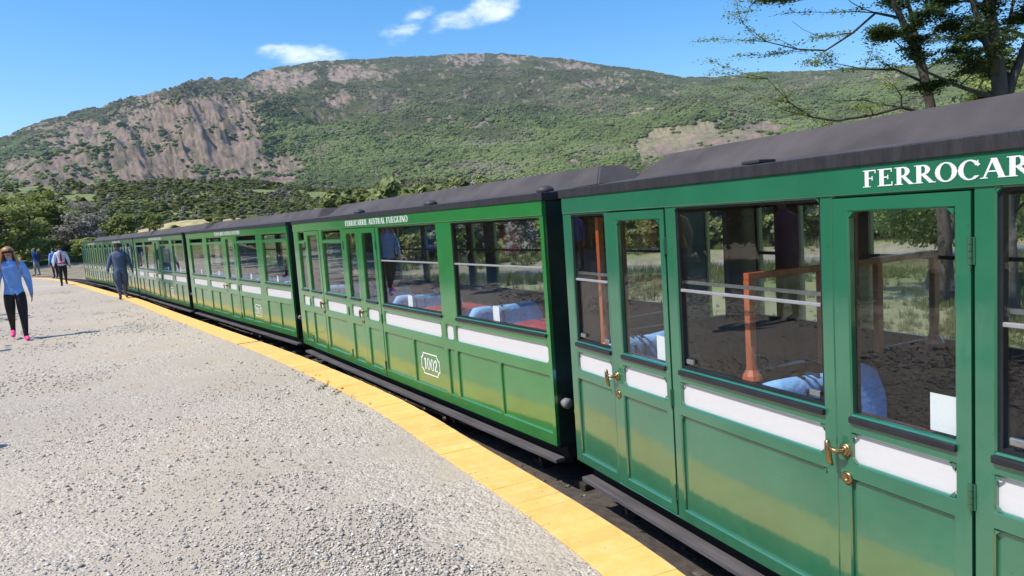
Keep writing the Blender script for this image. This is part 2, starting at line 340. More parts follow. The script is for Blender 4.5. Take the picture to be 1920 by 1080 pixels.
def build_terrain():
    a1 = np.linspace(-44, 44, 800); a2 = np.linspace(44, 316, 150)[1:-1]
    az = np.radians(np.concatenate([a1, a2])); nA = len(az)
    rs = np.concatenate([[1.0], np.geomspace(3, 600, 210), np.linspace(600, 2600, 200)[1:], np.geomspace(2600, 5200, 14)[1:]]); nR = len(rs)
    A, RR = np.meshgrid(az, rs); X = RR * np.sin(A); Y = RR * np.cos(A); Z = terrain(X, Y)
    V = np.stack([X, Y, Z], -1).reshape(-1, 3)
    i = np.arange(nR - 1)[:, None] * nA; k = np.arange(nA)[None, :]; k2 = (k + 1) % nA
    Fq = np.stack([i + k, i + k2, i + nA + k2, i + nA + k], -1).reshape(-1, 4)
    me = bpy.data.meshes.new('terrain'); me.vertices.add(len(V)); me.vertices.foreach_set('co', V.ravel().astype(np.float32))
    me.loops.add(Fq.size); me.loops.foreach_set('vertex_index', Fq[:, ::-1].ravel().astype(np.int32))
    me.polygons.add(len(Fq)); me.polygons.foreach_set('loop_start', np.arange(0, Fq.size, 4, dtype=np.int32)); me.polygons.foreach_set('loop_total', np.full(len(Fq), 4, np.int32))
    me.polygons.foreach_set('use_smooth', np.ones(len(Fq), bool)); me.update()
    at = me.attributes.new('rock', 'FLOAT', 'POINT'); at.data.foreach_set('value', rockmask(X, Y, Z).ravel().astype(np.float32))
    dr, _ = seg_dist(X, Y, RIVER)
    sand = (1 - smooth(2.4, 5.5, dr + (fbm(X / 3, Y / 3, 3, 2) - .5) * 3))
    AZ = np.degrees(A); sand = np.maximum(sand, (AZ < -28.4) & (AZ > -40) & (RR > 36) & (RR < 55 + 3 * fbm(X / 3, Y / 3, 3, 6)))
    sand = np.maximum(sand, np.clip((fbm(X / 6, Y / 6, 4, 88) - .5) * 5, 0, .5) * (RR < 45))
    at = me.attributes.new('sand', 'FLOAT', 'POINT'); at.data.foreach_set('value', sand.ravel().astype(np.float32))
    at = me.attributes.new('warm', 'FLOAT', 'POINT'); at.data.foreach_set('value', ((AZ > 9) * smooth(.38, .55, fbm(X / 40, Y / 40, 5, 66, .6) + .08)).ravel().astype(np.float32))
    m, t, b, out = newmat('terrain_ground'); L = t.links.new
    geo = N(t, 'ShaderNodeNewGeometry')
    rk = N(t, 'ShaderNodeAttribute', attribute_name='rock'); sd = N(t, 'ShaderNodeAttribute', attribute_name='sand')
    def noise(sc, det=6, rough=.6):
        n = N(t, 'ShaderNodeTexNoise'); n.inputs['Scale'].default_value = sc; n.inputs['Detail'].default_value = det; n.inputs['Roughness'].default_value = rough; L(geo.outputs['Position'], n.inputs[0]); return n
    g = ramp(t, [(.3, (.11, .16, .04)), (.5, (.19, .22, .08)), (.7, (.30, .27, .16))]); L(noise(.35).outputs[0], g.inputs[0])
    rc = ramp(t, [(.32, (.17, .13, .11)), (.42, (.30, .225, .185)), (.52, (.39, .285, .225)), (.6, (.45, .30, .195)), (.68, (.50, .39, .29))]); L(noise(.045, 12, .78).outputs[0], rc.inputs[0])
    fo = ramp(t, [(.3, (.085, .10, .037)), (.55, (.12, .13, .052)), (.75, (.2, .165, .10))]); L(noise(.012, 10, .65).outputs[0], fo.inputs[0])
    sa = ramp(t, [(.35, (.2, .17, .12)), (.65, (.33, .28, .2))]); L(noise(1.5, 8, .7).outputs[0], sa.inputs[0])
    ln = N(t, 'ShaderNodeVectorMath', operation='LENGTH'); L(geo.outputs['Position'], ln.inputs[0])
    far = N(t, 'ShaderNodeMapRange'); L(ln.outputs['Value'], far.inputs[0]); far.inputs[1].default_value = 150; far.inputs[2].default_value = 650
    def mix(f, a, b_):
        x = N(t, 'ShaderNodeMix', data_type='RGBA'); L(f, x.inputs[0]); L(a, x.inputs[6]); L(b_, x.inputs[7]); return x.outputs[2]
    wm = N(t, 'ShaderNodeAttribute', attribute_name='warm'); tn = ramp(t, [(.35, (.22, .21, .09)), (.5, (.38, .32, .19)), (.65, (.47, .36, .24))]); L(noise(.03, 12, .75).outputs[0], tn.inputs[0])
    rcol = mix(wm.outputs['Fac'], rc.outputs[0], tn.outputs[0])
    c = mix(sd.outputs['Fac'], g.outputs[0], sa.outputs[0]); c = mix(far.outputs[0], c, fo.outputs[0]); c = mix(rk.outputs['Fac'], c, rcol)
    L(c, b.inputs['Base Color']); b.inputs['Roughness'].default_value = .95; b.inputs['Specular IOR Level'].default_value = .1
    bp = N(t, 'ShaderNodeBump'); bp.inputs['Strength'].default_value = 1.0; bp.inputs['Distance'].default_value = 9
    n5 = noise(.05, 14, .78); L(n5.outputs[0], bp.inputs['Height'])
    fm = N(t, 'ShaderNodeMix', data_type='VECTOR'); L(far.outputs[0], fm.inputs[0]); L(geo.outputs['Normal'], fm.inputs[4]); L(bp.outputs[0], fm.inputs[5]); L(fm.outputs[1], b.inputs['Normal'])
    me.materials.append(m)
    tag(link('hills', me), kind='structure')
build_terrain()

# river water
def build_river():
    mb = MB(); pts = [Vector((p[0], p[1], 0)) for p in RIVER]
    L_ = []; R_ = []
    for i, p in enumerate(pts):
        d = (pts[min(i + 1, len(pts) - 1)] - pts[max(i - 1, 0)]).normalized(); n = Vector((-d.y, d.x, 0))
        L_.append(p + n * 4.5 + Vector((0, 0, -.70))); R_.append(p - n * 4.5 + Vector((0, 0, -.70)))
    for i in range(len(pts) - 1): mb.add([L_[i], L_[i + 1], R_[i + 1], R_[i]], [(0, 1, 2, 3)])
    m = simple('river_water', (.05, .10, .17), .06, var=.2, scale=2, bump=.25, bscale=5, spec=1.0)
    tag(mb.obj('river_water', m), kind='structure')
build_river()

# ---------------------------------------------------------------- platform, strip, track
def offset_curve(off, pts=STRIP_OUT):
    res = []
    for i, p in enumerate(pts):
        a = Vector(pts[max(i - 1, 0)]); b = Vector(pts[min(i + 1, len(pts) - 1)]); d = (b - a).normalized()
        n = Vector((-d.y, d.x)); res.append(Vector(p) + n * off)
    return res
def resample(pts, step):
    pts = [Vector(p) for p in pts]
    # catmull-rom dense then equal spacing
    dn = []
    for i in range(len(pts) - 1):
        p0, p1, p2, p3 = pts[max(i - 1, 0)], pts[i], pts[i + 1], pts[min(i + 2, len(pts) - 1)]
        for k in range(24):
            t = k / 24
            dn.append(.5 * ((2 * p1) + (p2 - p0) * t + (2 * p0 - 5 * p1 + 4 * p2 - p3) * t * t + (3 * p1 - p0 - 3 * p2 + p3) * t ** 3))
    dn.append(pts[-1]); out = [dn[0]]; acc = 0
    for a, b in zip(dn[:-1], dn[1:]):
        l = (b - a).length
        while acc + l >= step:
            a = a + (b - a) * ((step - acc) / l); l = (b - a).length; acc = 0; out.append(a)
        acc += l
    return out
CURVE = resample(STRIP_OUT, .13)
def cframe(i):
    a = CURVE[max(i - 1, 0)]; b = CURVE[min(i + 1, len(CURVE) - 1)]; d = (b - a).normalized(); return CURVE[i], d, Vector((-d.y, d.x))
STRIP_W = .30

def gravel_mat():
    m, t, b, out = newmat('platform_gravel_mat'); L = t.links.new
    geo = N(t, 'ShaderNodeNewGeometry')
    v1 = N(t, 'ShaderNodeTexVoronoi'); v1.inputs['Scale'].default_value = 62; L(geo.outputs['Position'], v1.inputs[0])
    v2 = N(t, 'ShaderNodeTexVoronoi'); v2.inputs['Scale'].default_value = 27; L(geo.outputs['Position'], v2.inputs[0])
    s1 = N(t, 'ShaderNodeSeparateColor'); L(v1.outputs['Color'], s1.inputs[0]); s2 = N(t, 'ShaderNodeSeparateColor'); L(v2.outputs['Color'], s2.inputs[0])
    mx0 = N(t, 'ShaderNodeMix', data_type='FLOAT'); L(s1.outputs[0], mx0.inputs[2]); L(s2.outputs[1], mx0.inputs[3]); mx0.inputs[0].default_value = .35
    r1 = ramp(t, [(0, (.36, .32, .28)), (.25, (.49, .43, .36)), (.5, (.56, .49, .405)), (.75, (.62, .54, .435)), (1, (.72, .66, .57))]); L(mx0.outputs[0], r1.inputs[0])
    n1 = N(t, 'ShaderNodeTexNoise'); n1.inputs['Scale'].default_value = .8; n1.inputs['Detail'].default_value = 8; n1.inputs['Roughness'].default_value = .62; L(geo.outputs['Position'], n1.inputs[0])
    dm = N(t, 'ShaderNodeMapRange'); L(n1.outputs[0], dm.inputs[0]); dm.inputs[1].default_value = .46; dm.inputs[2].default_value = .60; dm.inputs[4].default_value = .8
    mx = N(t, 'ShaderNodeMix', data_type='RGBA'); L(dm.outputs[0], mx.inputs[0]); L(r1.outputs[0], mx.inputs[6]); mx.inputs[7].default_value = (.49, .415, .32, 1)
    n4 = N(t, 'ShaderNodeTexNoise'); n4.inputs['Scale'].default_value = .22; n4.inputs['Detail'].default_value = 4; L(geo.outputs['Position'], n4.inputs[0])
    tint = ramp(t, [(.35, (.84, .83, .83)), (.65, (1.0, .96, .90))]); L(n4.outputs[0], tint.inputs[0])
    ml = N(t, 'ShaderNodeMix', data_type='RGBA', blend_type='MULTIPLY'); ml.inputs[0].default_value = 1; L(mx.outputs[2], ml.inputs[6]); L(tint.outputs[0], ml.inputs[7])
    L(ml.outputs[2], b.inputs['Base Color']); b.inputs['Roughness'].default_value = .9; b.inputs['Specular IOR Level'].default_value = .2
    ad = N(t, 'ShaderNodeMath', operation='ADD'); L(v1.outputs['Distance'], ad.inputs[0]); L(v2.outputs['Distance'], ad.inputs[1])
    n3 = N(t, 'ShaderNodeTexNoise'); n3.inputs['Scale'].default_value = 30; n3.inputs['Detail'].default_value = 8; L(geo.outputs['Position'], n3.inputs[0])
    ad2 = N(t, 'ShaderNodeMath', operation='SUBTRACT'); L(n3.outputs[0], ad2.inputs[0]); L(ad.outputs[0], ad2.inputs[1])
    iv = N(t, 'ShaderNodeMath', operation='SUBTRACT'); iv.inputs[0].default_value = 1; L(dm.outputs[0], iv.inputs[1])
    bp = N(t, 'ShaderNodeBump'); bp.inputs['Distance'].default_value = .009; L(iv.outputs[0], bp.inputs['Strength']); L(ad2.outputs[0], bp.inputs['Height']); L(bp.outputs[0], b.inputs['Normal'])
    return m
GRAVEL = gravel_mat()
inner = [cframe(i)[0] + cframe(i)[2] * STRIP_W for i in range(0, len(CURVE), 3)]
def build_platform():
    # sheet from the strip's inner edge to the hedge side, with gentle unevenness
    mb = MB(); n = len(inner); K = 14
    for i, p in enumerate(inner):
        for k in range(K):
            q = p + Vector((-1, -.12)).normalized() * (34 * (k / (K - 1)) ** 1.6)
            z = 0.0 if k == 0 else (fbm(np.array(q.x / 2.5), np.array(q.y / 2.5), 3, 4) - .5) * .03
            mb.v.append((q.x, q.y, float(z) + PZ))
    for i in range(n - 1):
        for k in range(K - 1):
            mb.f.append((i * K + k, i * K + k + 1, (i + 1) * K + k + 1, (i + 1) * K + k)); mb.m.append(0)
    tag(mb.obj('platform', GRAVEL, smooth=True), kind='structure')
    # strip of yellow edging
    def yellow():
        m, t, b, out = newmat('yellow_edge_paint'); L = t.links.new
        geo = N(t, 'ShaderNodeNewGeometry'); oi = N(t, 'ShaderNodeObjectInfo')
        nz = N(t, 'ShaderNodeTexNoise'); nz.inputs['Scale'].default_value = 9; nz.inputs['Detail'].default_value = 8; nz.inputs['Roughness'].default_value = .7; L(geo.outputs['Position'], nz.inputs[0])
        rp = ramp(t, [(.3, (.86, .46, .115)), (.5, (.88, .51, .145)), (.66, (.88, .56, .21)), (.8, (.84, .64, .36))]); L(nz.outputs[0], rp.inputs[0])
        br = N(t, 'ShaderNodeMapRange'); L(oi.outputs['Random'], br.inputs[0]); br.inputs[3].default_value = .94; br.inputs[4].default_value = 1.05
        ml = N(t, 'ShaderNodeVectorMath', operation='SCALE'); L(rp.outputs[0], ml.inputs[0]); L(br.outputs[0], ml.inputs['Scale'])
        vo = N(t, 'ShaderNodeTexVoronoi'); vo.inputs['Scale'].default_value = 9; L(geo.outputs['Position'], vo.inputs[0])
        lt = N(t, 'ShaderNodeMath', operation='LESS_THAN'); L(vo.outputs['Distance'], lt.inputs[0]); lt.inputs[1].default_value = .05
        mx = N(t, 'ShaderNodeMix', data_type='RGBA'); L(lt.outputs[0], mx.inputs[0]); L(ml.outputs[0], mx.inputs[6]); mx.inputs[7].default_value = (.28, .19, .1, 1)
        L(mx.outputs[2], b.inputs['Base Color']); b.inputs['Roughness'].default_value = .75
        bp = N(t, 'ShaderNodeBump'); bp.inputs['Strength'].default_value = .35; bp.inputs['Distance'].default_value = .004; L(nz.outputs[0], bp.inputs['Height']); L(bp.outputs[0], b.inputs['Normal'])
        return m
    Y = yellow()
    root = empty('platform_edge', (0, 0, PZ)); tag(root, kind='structure')
    tile = MB(); tile.box(-.0645, .0645, .001, STRIP_W - .001, -.05, .008, bev=.0022); tm = tile.mesh('edge_tile', Y)
    NT = 95
    for i in range(NT):
        p, d, n = cframe(i)
        o = link('edge_tile', tm, root); o.location = (p.x, p.y, rnd.uniform(-.0015, .0015)); o.rotation_euler = (rnd.uniform(-.003, .003), rnd.uniform(-.004, .004), math.atan2(d.y, d.x))
    # farther tiles joined: still separate solids with open joints
    mb = MB()
    for i in range(NT, len(CURVE) - 1):
        p, d, n = cframe(i); q = CURVE[i + 1]
        a = p + d * .0015; b = q - d * .0015
        c4 = [a + n * .002, b + n * .002, b + n * (STRIP_W - .002), a + n * (STRIP_W - .002)]
        mb.add([(c.x, c.y, -.05) for c in c4] + [(c.x, c.y, .008) for c in c4], [(4, 5, 6, 7), (0, 1, 5, 4), (1, 2, 6, 5), (2, 3, 7, 6), (3, 0, 4, 7)])
    tag(mb.obj('far_edge_tiles', Y, root), kind='stuff')
    # retaining wall under the edge and mortar bed
    mb = MB(); hs = [cframe(i) for i in range(0, len(CURVE), 3)]
    for (p, d, n), (p2, d2, n2) in zip(hs[:-1], hs[1:]):
        a0 = p + n * .012; a1 = p2 + n2 * .012; b0 = p + n * (STRIP_W + .01); b1 = p2 + n2 * (STRIP_W + .01)
        mb.add([(a0.x, a0.y, -.6), (a1.x, a1.y, -.6), (a1.x, a1.y, -.004), (a0.x, a0.y, -.004), (b1.x, b1.y, -.004), (b0.x, b0.y, -.004)], [(0, 1, 2, 3), (3, 2, 4, 5)])
    mb.obj('retaining_wall', CONC, root)
build_platform()

# ---------------------------------------------------------------- scatter by geometry nodes
def scatter(name, pts, scl, srcs, rotz=None, tilt=None, squash=None):
    n = len(pts); me = bpy.data.meshes.new(name); me.vertices.add(n); me.vertices.foreach_set('co', np.asarray(pts, np.float32).ravel())
    sc = np.asarray(scl, np.float32)
    if sc.ndim == 1: sc = np.repeat(sc[:, None], 3, 1)
    if squash is not None: sc = sc * squash
    a = me.attributes.new('sc', 'FLOAT_VECTOR', 'POINT'); a.data.foreach_set('vector', sc.astype(np.float32).ravel())
    rot = np.zeros((n, 3), np.float32); rot[:, 2] = rng.uniform(0, 6.283, n) if rotz is None else rotz
    if tilt: rot[:, :2] = rng.uniform(-tilt, tilt, (n, 2))
    a = me.attributes.new('rot', 'FLOAT_VECTOR', 'POINT'); a.data.foreach_set('vector', rot.ravel())
    a = me.attributes.new('pick', 'INT', 'POINT'); a.data.foreach_set('value', rng.integers(0, len(srcs), n).astype(np.int32))
    o = link(name, me)
    g = bpy.data.node_groups.new(name, 'GeometryNodeTree'); g.interface.new_socket('Geometry', in_out='INPUT', socket_type='NodeSocketGeometry'); g.interface.new_socket('Geometry', in_out='OUTPUT', socket_type='NodeSocketGeometry')
    gi = g.nodes.new('NodeGroupInput'); go = g.nodes.new('NodeGroupOutput'); jn = g.nodes.new('GeometryNodeJoinGeometry'); L = g.links.new
    def attr(nm, ty):
        x = g.nodes.new('GeometryNodeInputNamedAttribute'); x.data_type = ty; x.inputs['Name'].default_value = nm; return x.outputs['Attribute']
    for i, s in enumerate(srcs):
        oi = g.nodes.new('GeometryNodeObjectInfo'); oi.inputs['Object'].default_value = s; oi.inputs['As Instance'].default_value = True
        ip = g.nodes.new('GeometryNodeInstanceOnPoints'); cmp_ = g.nodes.new('FunctionNodeCompare'); cmp_.data_type = 'INT'; cmp_.operation = 'EQUAL'
        L(attr('pick', 'INT'), cmp_.inputs[2]); cmp_.inputs[3].default_value = i
        er = g.nodes.new('FunctionNodeEulerToRotation'); L(attr('rot', 'FLOAT_VECTOR'), er.inputs[0])
        L(gi.outputs[0], ip.inputs['Points']); L(cmp_.outputs[0], ip.inputs['Selection']); L(oi.outputs['Geometry'], ip.inputs['Instance'])
        L(er.outputs[0], ip.inputs['Rotation']); L(attr('sc', 'FLOAT_VECTOR'), ip.inputs['Scale']); L(ip.outputs[0], jn.inputs[0])
    L(jn.outputs[0], go.inputs[0]); md = o.modifiers.new('scatter', 'NODES'); md.node_group = g
    return o
def unlinked(name, me): return bpy.data.objects.new(name, me)

# pebbles
def pebble(seed):
    r_ = random.Random(seed); bm = bmesh.new(); bmesh.ops.create_icosphere(bm, subdivisions=1, radius=.5)
    for v in bm.verts: v.co = Vector((v.co.x * r_.uniform(.8, 1.15), v.co.y * r_.uniform(.65, 1.0), v.co.z * r_.uniform(.28, .45)))
    mb = MB(); mb.bm(bm); return mb
def pebmat(name, stops):
    m, t, b, out = newmat(name); oi = N(t, 'ShaderNodeObjectInfo'); rp = ramp(t, stops); rp.color_ramp.interpolation = 'LINEAR'
    t.links.new(oi.outputs['Random'], rp.inputs[0]); t.links.new(rp.outputs[0], b.inputs['Base Color']); b.inputs['Roughness'].default_value = .85; b.inputs['Specular IOR Level'].default_value = .25
    return m
PEB = pebmat('pebble_stone', [(0, (.17, .165, .17)), (.08, (.36, .33, .305)), (.4, (.53, .47, .40)), (.7, (.60, .52, .415)), (.85, (.66, .60, .52)), (.97, (.80, .76, .69)), (1, (.58, .40, .29))])
PEBD = pebmat('track_stone', [(0, (.05, .045, .04)), (.4, (.12, .10, .085)), (.8, (.2, .17, .14)), (1, (.32, .29, .25))])
pebs = [unlinked('pebble', pebble(i).mesh('pebble', PEB, True)) for i in range(5)]
pebsd = [unlinked('ballast_stone', pebble(i + 20).mesh('ballast_stone', PEBD)) for i in range(3)]
def build_pebbles():
    n = 480000
    az = rng.uniform(R(-88), R(18), n); r = 2.3 * (30 / 2.3) ** (rng.random(n) ** 1.05)
    x = r * np.sin(az); y = r * np.cos(az)
    d, side = seg_dist(x, y, np.array([tuple(p) for p in inner])); ok = (side > 0) & (d > .012)
    dens = fbm(x * 1.1, y * 1.1, 5, 61); dens2 = fbm(x * .35, y * .35, 3, 62)
    keep = rng.random(n) < np.clip((dens - .42) * 7, .05, 1) * np.clip((dens2 - .3) * 3, .3, 1)
    edge = np.clip(d / .7, .25, 1); keep &= rng.random(n) < edge
    ok &= keep; x, y, r = x[ok], y[ok], r[ok]
    s = rng.lognormal(math.log(.0090), .5, len(x)) * np.clip(r / 6, 1, 2.4); s = np.clip(s, .005, .05) * np.where(x < -.86 * y, 1.9, 1)
    z = (s * .12) + PZ
    ns = 900; k = rng.integers(8, 200, ns); q = np.array([cframe(int(i))[0] + cframe(int(i))[2] * (STRIP_W * (1 - float(v_) ** 2.2)) for i, v_ in zip(k, rng.random(ns))])
    x = np.concatenate([x, q[:, 0]]); y = np.concatenate([y, q[:, 1]]); s = np.concatenate([s, rng.lognormal(math.log(.006), .4, ns)]); z = np.concatenate([z, np.full(ns, .009 + PZ)])
    tag(scatter('gravel', np.stack([x, y, z], 1), s, pebs, tilt=.4), kind='stuff')
build_pebbles()

# ballast, sleepers and rails on the trackbed
def build_track():
    track = offset_curve(-1.0)
    tc_ = resample([tuple(p) for p in track], .55)
    bed = MB(); prev = None
    hs = [cframe(i) for i in range(0, len(CURVE), 4)]
    rows = [(-.0, -.22), (-.18, -.19), (-.5, -.2), (-1.4, -.2), (-1.9, -.26), (-2.6, -.4)]
    for i, (p, d, n) in enumerate(hs):
        for off, z in rows:
            q = p + n * off; zz = z
            if off in (-.0, -.18) and 2.0 < p.y < 4.2: zz = -.03 if off == 0 else -.10
            bed.v.append((q.x, q.y, zz))
    K = len(rows)
    for i in range(len(hs) - 1):
        for k in range(K - 1): bed.f.append((i * K + k, i * K + k + 1, (i + 1) * K + k + 1, (i + 1) * K + k)); bed.m.append(0)
    bm_ = simple('trackbed_dirt', (.085, .068, .055), .95, var=.35, scale=14, bump=1.0, bscale=30)
    tag(bed.obj('track_bed', bm_, smooth=True), kind='structure')
    rt_ = empty('railway_track', (0, 0, 0)); tag(rt_, kind='structure')
    sl_ = MB(); sl_.box(-.07, .07, -.5, .5, -.22, -.15, bev=.008); sm = sl_.mesh('sleeper', SLEEPER)
    for i in range(0, 70):
        if i + 1 >= len(tc_): break
        p = tc_[i]; d = (tc_[i + 1] - tc_[i]).normalized(); o = link('sleeper', sm, rt_); o.location = (p.x, p.y, 0); o.rotation_euler = (0, 0, math.atan2(d.y, d.x))
    for off in (-.25, .25):
        c = offset_curve(-1.0 + off); cc = resample([tuple(p) for p in c], .4); mb = MB()
        prof = [(-.03, -.15), (.03, -.15), (.03, -.142), (.006, -.135), (.006, -.10), (.018, -.092), (.018, -.08), (-.018, -.08), (-.018, -.092), (-.006, -.10), (-.006, -.135), (-.03, -.142)]
        K = len(prof)
        for i, p in enumerate(cc):
            d = (cc[min(i + 1, len(cc) - 1)] - cc[max(i - 1, 0)]).normalized(); n = Vector((-d.y, d.x))
            for u, z in prof: q = p + n * u; mb.v.append((q.x, q.y, z))
        for i in range(len(cc) - 1):
            for k in range(K): mb.f.append((i * K + k, i * K + (k + 1) % K, (i + 1) * K + (k + 1) % K, (i + 1) * K + k)); mb.m.append(0)
        mb.obj('rail', RAILM, rt_)
    # stones lying along the platform wall
    P = []; Sc = []
    for _ in range(5200):
        i = rnd.randrange(0, 330); p, d, n = cframe(min(i, len(CURVE) - 2)); off = -abs(rnd.gauss(.0, .28)) - .004
        if off < -1.3: continue
        q = p + n * off + d * rnd.uniform(-.06, .06); s = min(.06, rnd.lognormvariate(math.log(.017), .5))
        z = -.2
        if 2.0 < q.y < 4.3: z = np.interp(-off, [0, .18, .5], [-.03, -.12, -.2])
        elif off > -.18: z = np.interp(-off, [0, .18], [-.22, -.19])
        P.append((q.x, q.y, z + s * .15)); Sc.append(s)
    tag(scatter('ballast', P, Sc, pebsd, tilt=.5), kind='stuff')
build_track()

GEND = simple('shade_darkened_green', (.008, .022, .014), .5, var=.3)  # end-wall green darkened to hold the shade in the gap between coaches

BUFM = simple('grey_buffer_paint', (.22, .21, .205), .5, var=.2)

# ---------------------------------------------------------------- serif lettering, cut as fine rows
def glyph_fn(ch):
    T, t, S_ = .185, .075, .06          # stem, hairline, serif height
    def rect(x0, x1, y0, y1): return lambda x, y: (x >= x0) & (x <= x1) & (y >= y0) & (y <= y1)
    def seg(xa, ya, xb, yb, w): return lambda x, y: (np.abs(x - (xa + (xb - xa) * (y - ya) / (yb - ya))) <= w / 2) & (y >= min(ya, yb)) & (y <= max(ya, yb))
    def ell(cx, cy, rx, ry, tx, ty, cond=None):
        def f(x, y):
            o = ((x - cx) / rx) ** 2 + ((y - cy) / ry) ** 2 <= 1; i = ((x - cx) / (rx - tx)) ** 2 + ((y - cy) / (ry - ty)) ** 2 < 1
            m = o & ~i
            return m & cond(x, y) if cond else m
        return f
    def serif(cx, y, w=.34): return rect(cx - w / 2, cx + w / 2, y, y + S_)
    st = lambda x0: [rect(x0, x0 + T, 0, 1), serif(x0 + T / 2, 0), serif(x0 + T / 2, 1 - S_)]
    G = {
        'F': (.66, st(.10) + [rect(.1, .6, 1 - t, 1), rect(.55, .6, .78, 1), rect(.1, .46, .48, .48 + t), rect(.42, .46, .38, .64)]),
        'E': (.74, st(.10) + [rect(.1, .64, 1 - t, 1), rect(.59, .64, .78, 1), rect(.1, .48, .48, .48 + t), rect(.44, .48, .38, .64), rect(.1, .66, 0, t), rect(.61, .66, 0, .24)]),
        'R': (.80, st(.10) + [rect(.1, .36, 1 - t, 1), rect(.1, .36, .46, .46 + t), ell(.36, .73, .27, .27, T, t, lambda x, y: x >= .36), seg(.36, .48, .70, 0, T), serif(.74, 0, .2)]),
        'O': (.84, [ell(.42, .5, .40, .52, T, t * .8)]), 'C': (.78, [ell(.42, .5, .40, .52, T, t * .8, lambda x, y: (x < .6) | (y > .72) | (y < .2)), rect(.68, .73, .66, .98)]),
        'G': (.86, [ell(.42, .5, .40, .52, T, t * .8, lambda x, y: (x < .6) | (y > .72) | (y < .3)), rect(.62, .62 + T, .04, .42), serif(.69, .40, .3), rect(.68, .73, .66, .98)]),
        'A': (.84, [seg(.12, 0, .42, 1, t * 1.1), seg(.44, 1, .72, 0, T * 1.1), rect(.22, .62, .30, .30 + t), serif(.12, 0, .26), serif(.72, 0, .3)]),
        'I': (.40, st(.125)), 'L': (.68, st(.10) + [rect(.1, .62, 0, t), rect(.57, .62, 0, .28)]),
        'U': (.84, [rect(.10, .10 + T, .32, 1), rect(.66, .66 + t, .32, 1), serif(.17, 1 - S_), serif(.69, 1 - S_, .28), ell(.41, .33, .31, .35, T * .8, t * 1.2, lambda x, y: y < .33)]),
        'S': (.62, [ell(.31, .74, .25, .28, T * .85, t, lambda x, y: (x < .31) | (y > .84)), ell(.31, .26, .25, .28, T * .85, t, lambda x, y: (x > .31) | (y < .16)), seg(.16, .66, .46, .34, T * 1.5), rect(.5, .54, .72, .98), rect(.06, .10, .02, .28)]),
        'T': (.74, [rect(.295, .295 + T, 0, 1), serif(.37, 0), rect(.04, .70, 1 - t, 1), rect(.04, .09, .74, 1), rect(.65, .70, .74, 1)]),
        'N': (.86, [rect(.12, .12 + t, 0, 1), rect(.68, .68 + t, 0, 1), seg(.16, 1, .70, 0, T * 1.15), serif(.15, 0, .26), serif(.13, 1 - S_, .24), serif(.71, 1 - S_, .26)]),
        '1': (.5, [rect(.18, .18 + T * 1.1, 0, 1), serif(.26, 0, .36), seg(.06, .80, .26, .98, t * 2)]),
        '0': (.66, [ell(.33, .5, .29, .51, T * .78, t)]),
        '2': (.62, [ell(.30, .72, .24, .29, T, t, lambda x, y: (y > .72) | (x > .3)), seg(.46, .62, .10, .08, T * 1.1), rect(.06, .56, 0, .12), rect(.52, .56, 0, .24)]),
        '3': (.58, [ell(.27, .73, .22, .28, T, t, lambda x, y: (x > .26) | (y > .88)), ell(.27, .27, .25, .28, T, t, lambda x, y: (x > .26) | (y < .12))]),
        ' ': (.36, [])}
    return G[ch]
def lettering(text, x0, x1, z0, z1, y, res=40, thick=.0012):
    adv = [glyph_fn(c)[0] for c in text]; tot = sum(adv); sx = (x1 - x0) / tot; mb = MB(); cx = x0; H = z1 - z0
    for c, a in zip(text, adv):
        fs = glyph_fn(c)[1]
        if fs:
            nc = max(8, int(res * a * 1.2)); gx = (np.arange(nc) + .5) / nc * (a + .1) - .03; gy = (np.arange(res) + .5) / res * 1.04 - .02
            X, Y = np.meshgrid(gx, gy); m = np.zeros_like(X, bool)
            for f in fs: m |= f(X, Y)
            dx = (a + .1) / nc; dy = 1.04 / res
            for j in range(res):
                k = 0
                while k < nc:
                    if m[j, k]:
                        e = k
                        while e < nc and m[j, e]: e += 1
                        xa = cx + (gx[k] - dx / 2) * sx; xb = cx + (gx[e - 1] + dx / 2) * sx; za = z0 + (gy[j] - dy / 2) * H; zb = za + dy * H
                        mb.add([(xa, y, za), (xb, y, za), (xb, y, zb), (xa, y, zb)], [(0, 1, 2, 3)]); k = e
                    else: k += 1
        cx += a * sx
    return mb

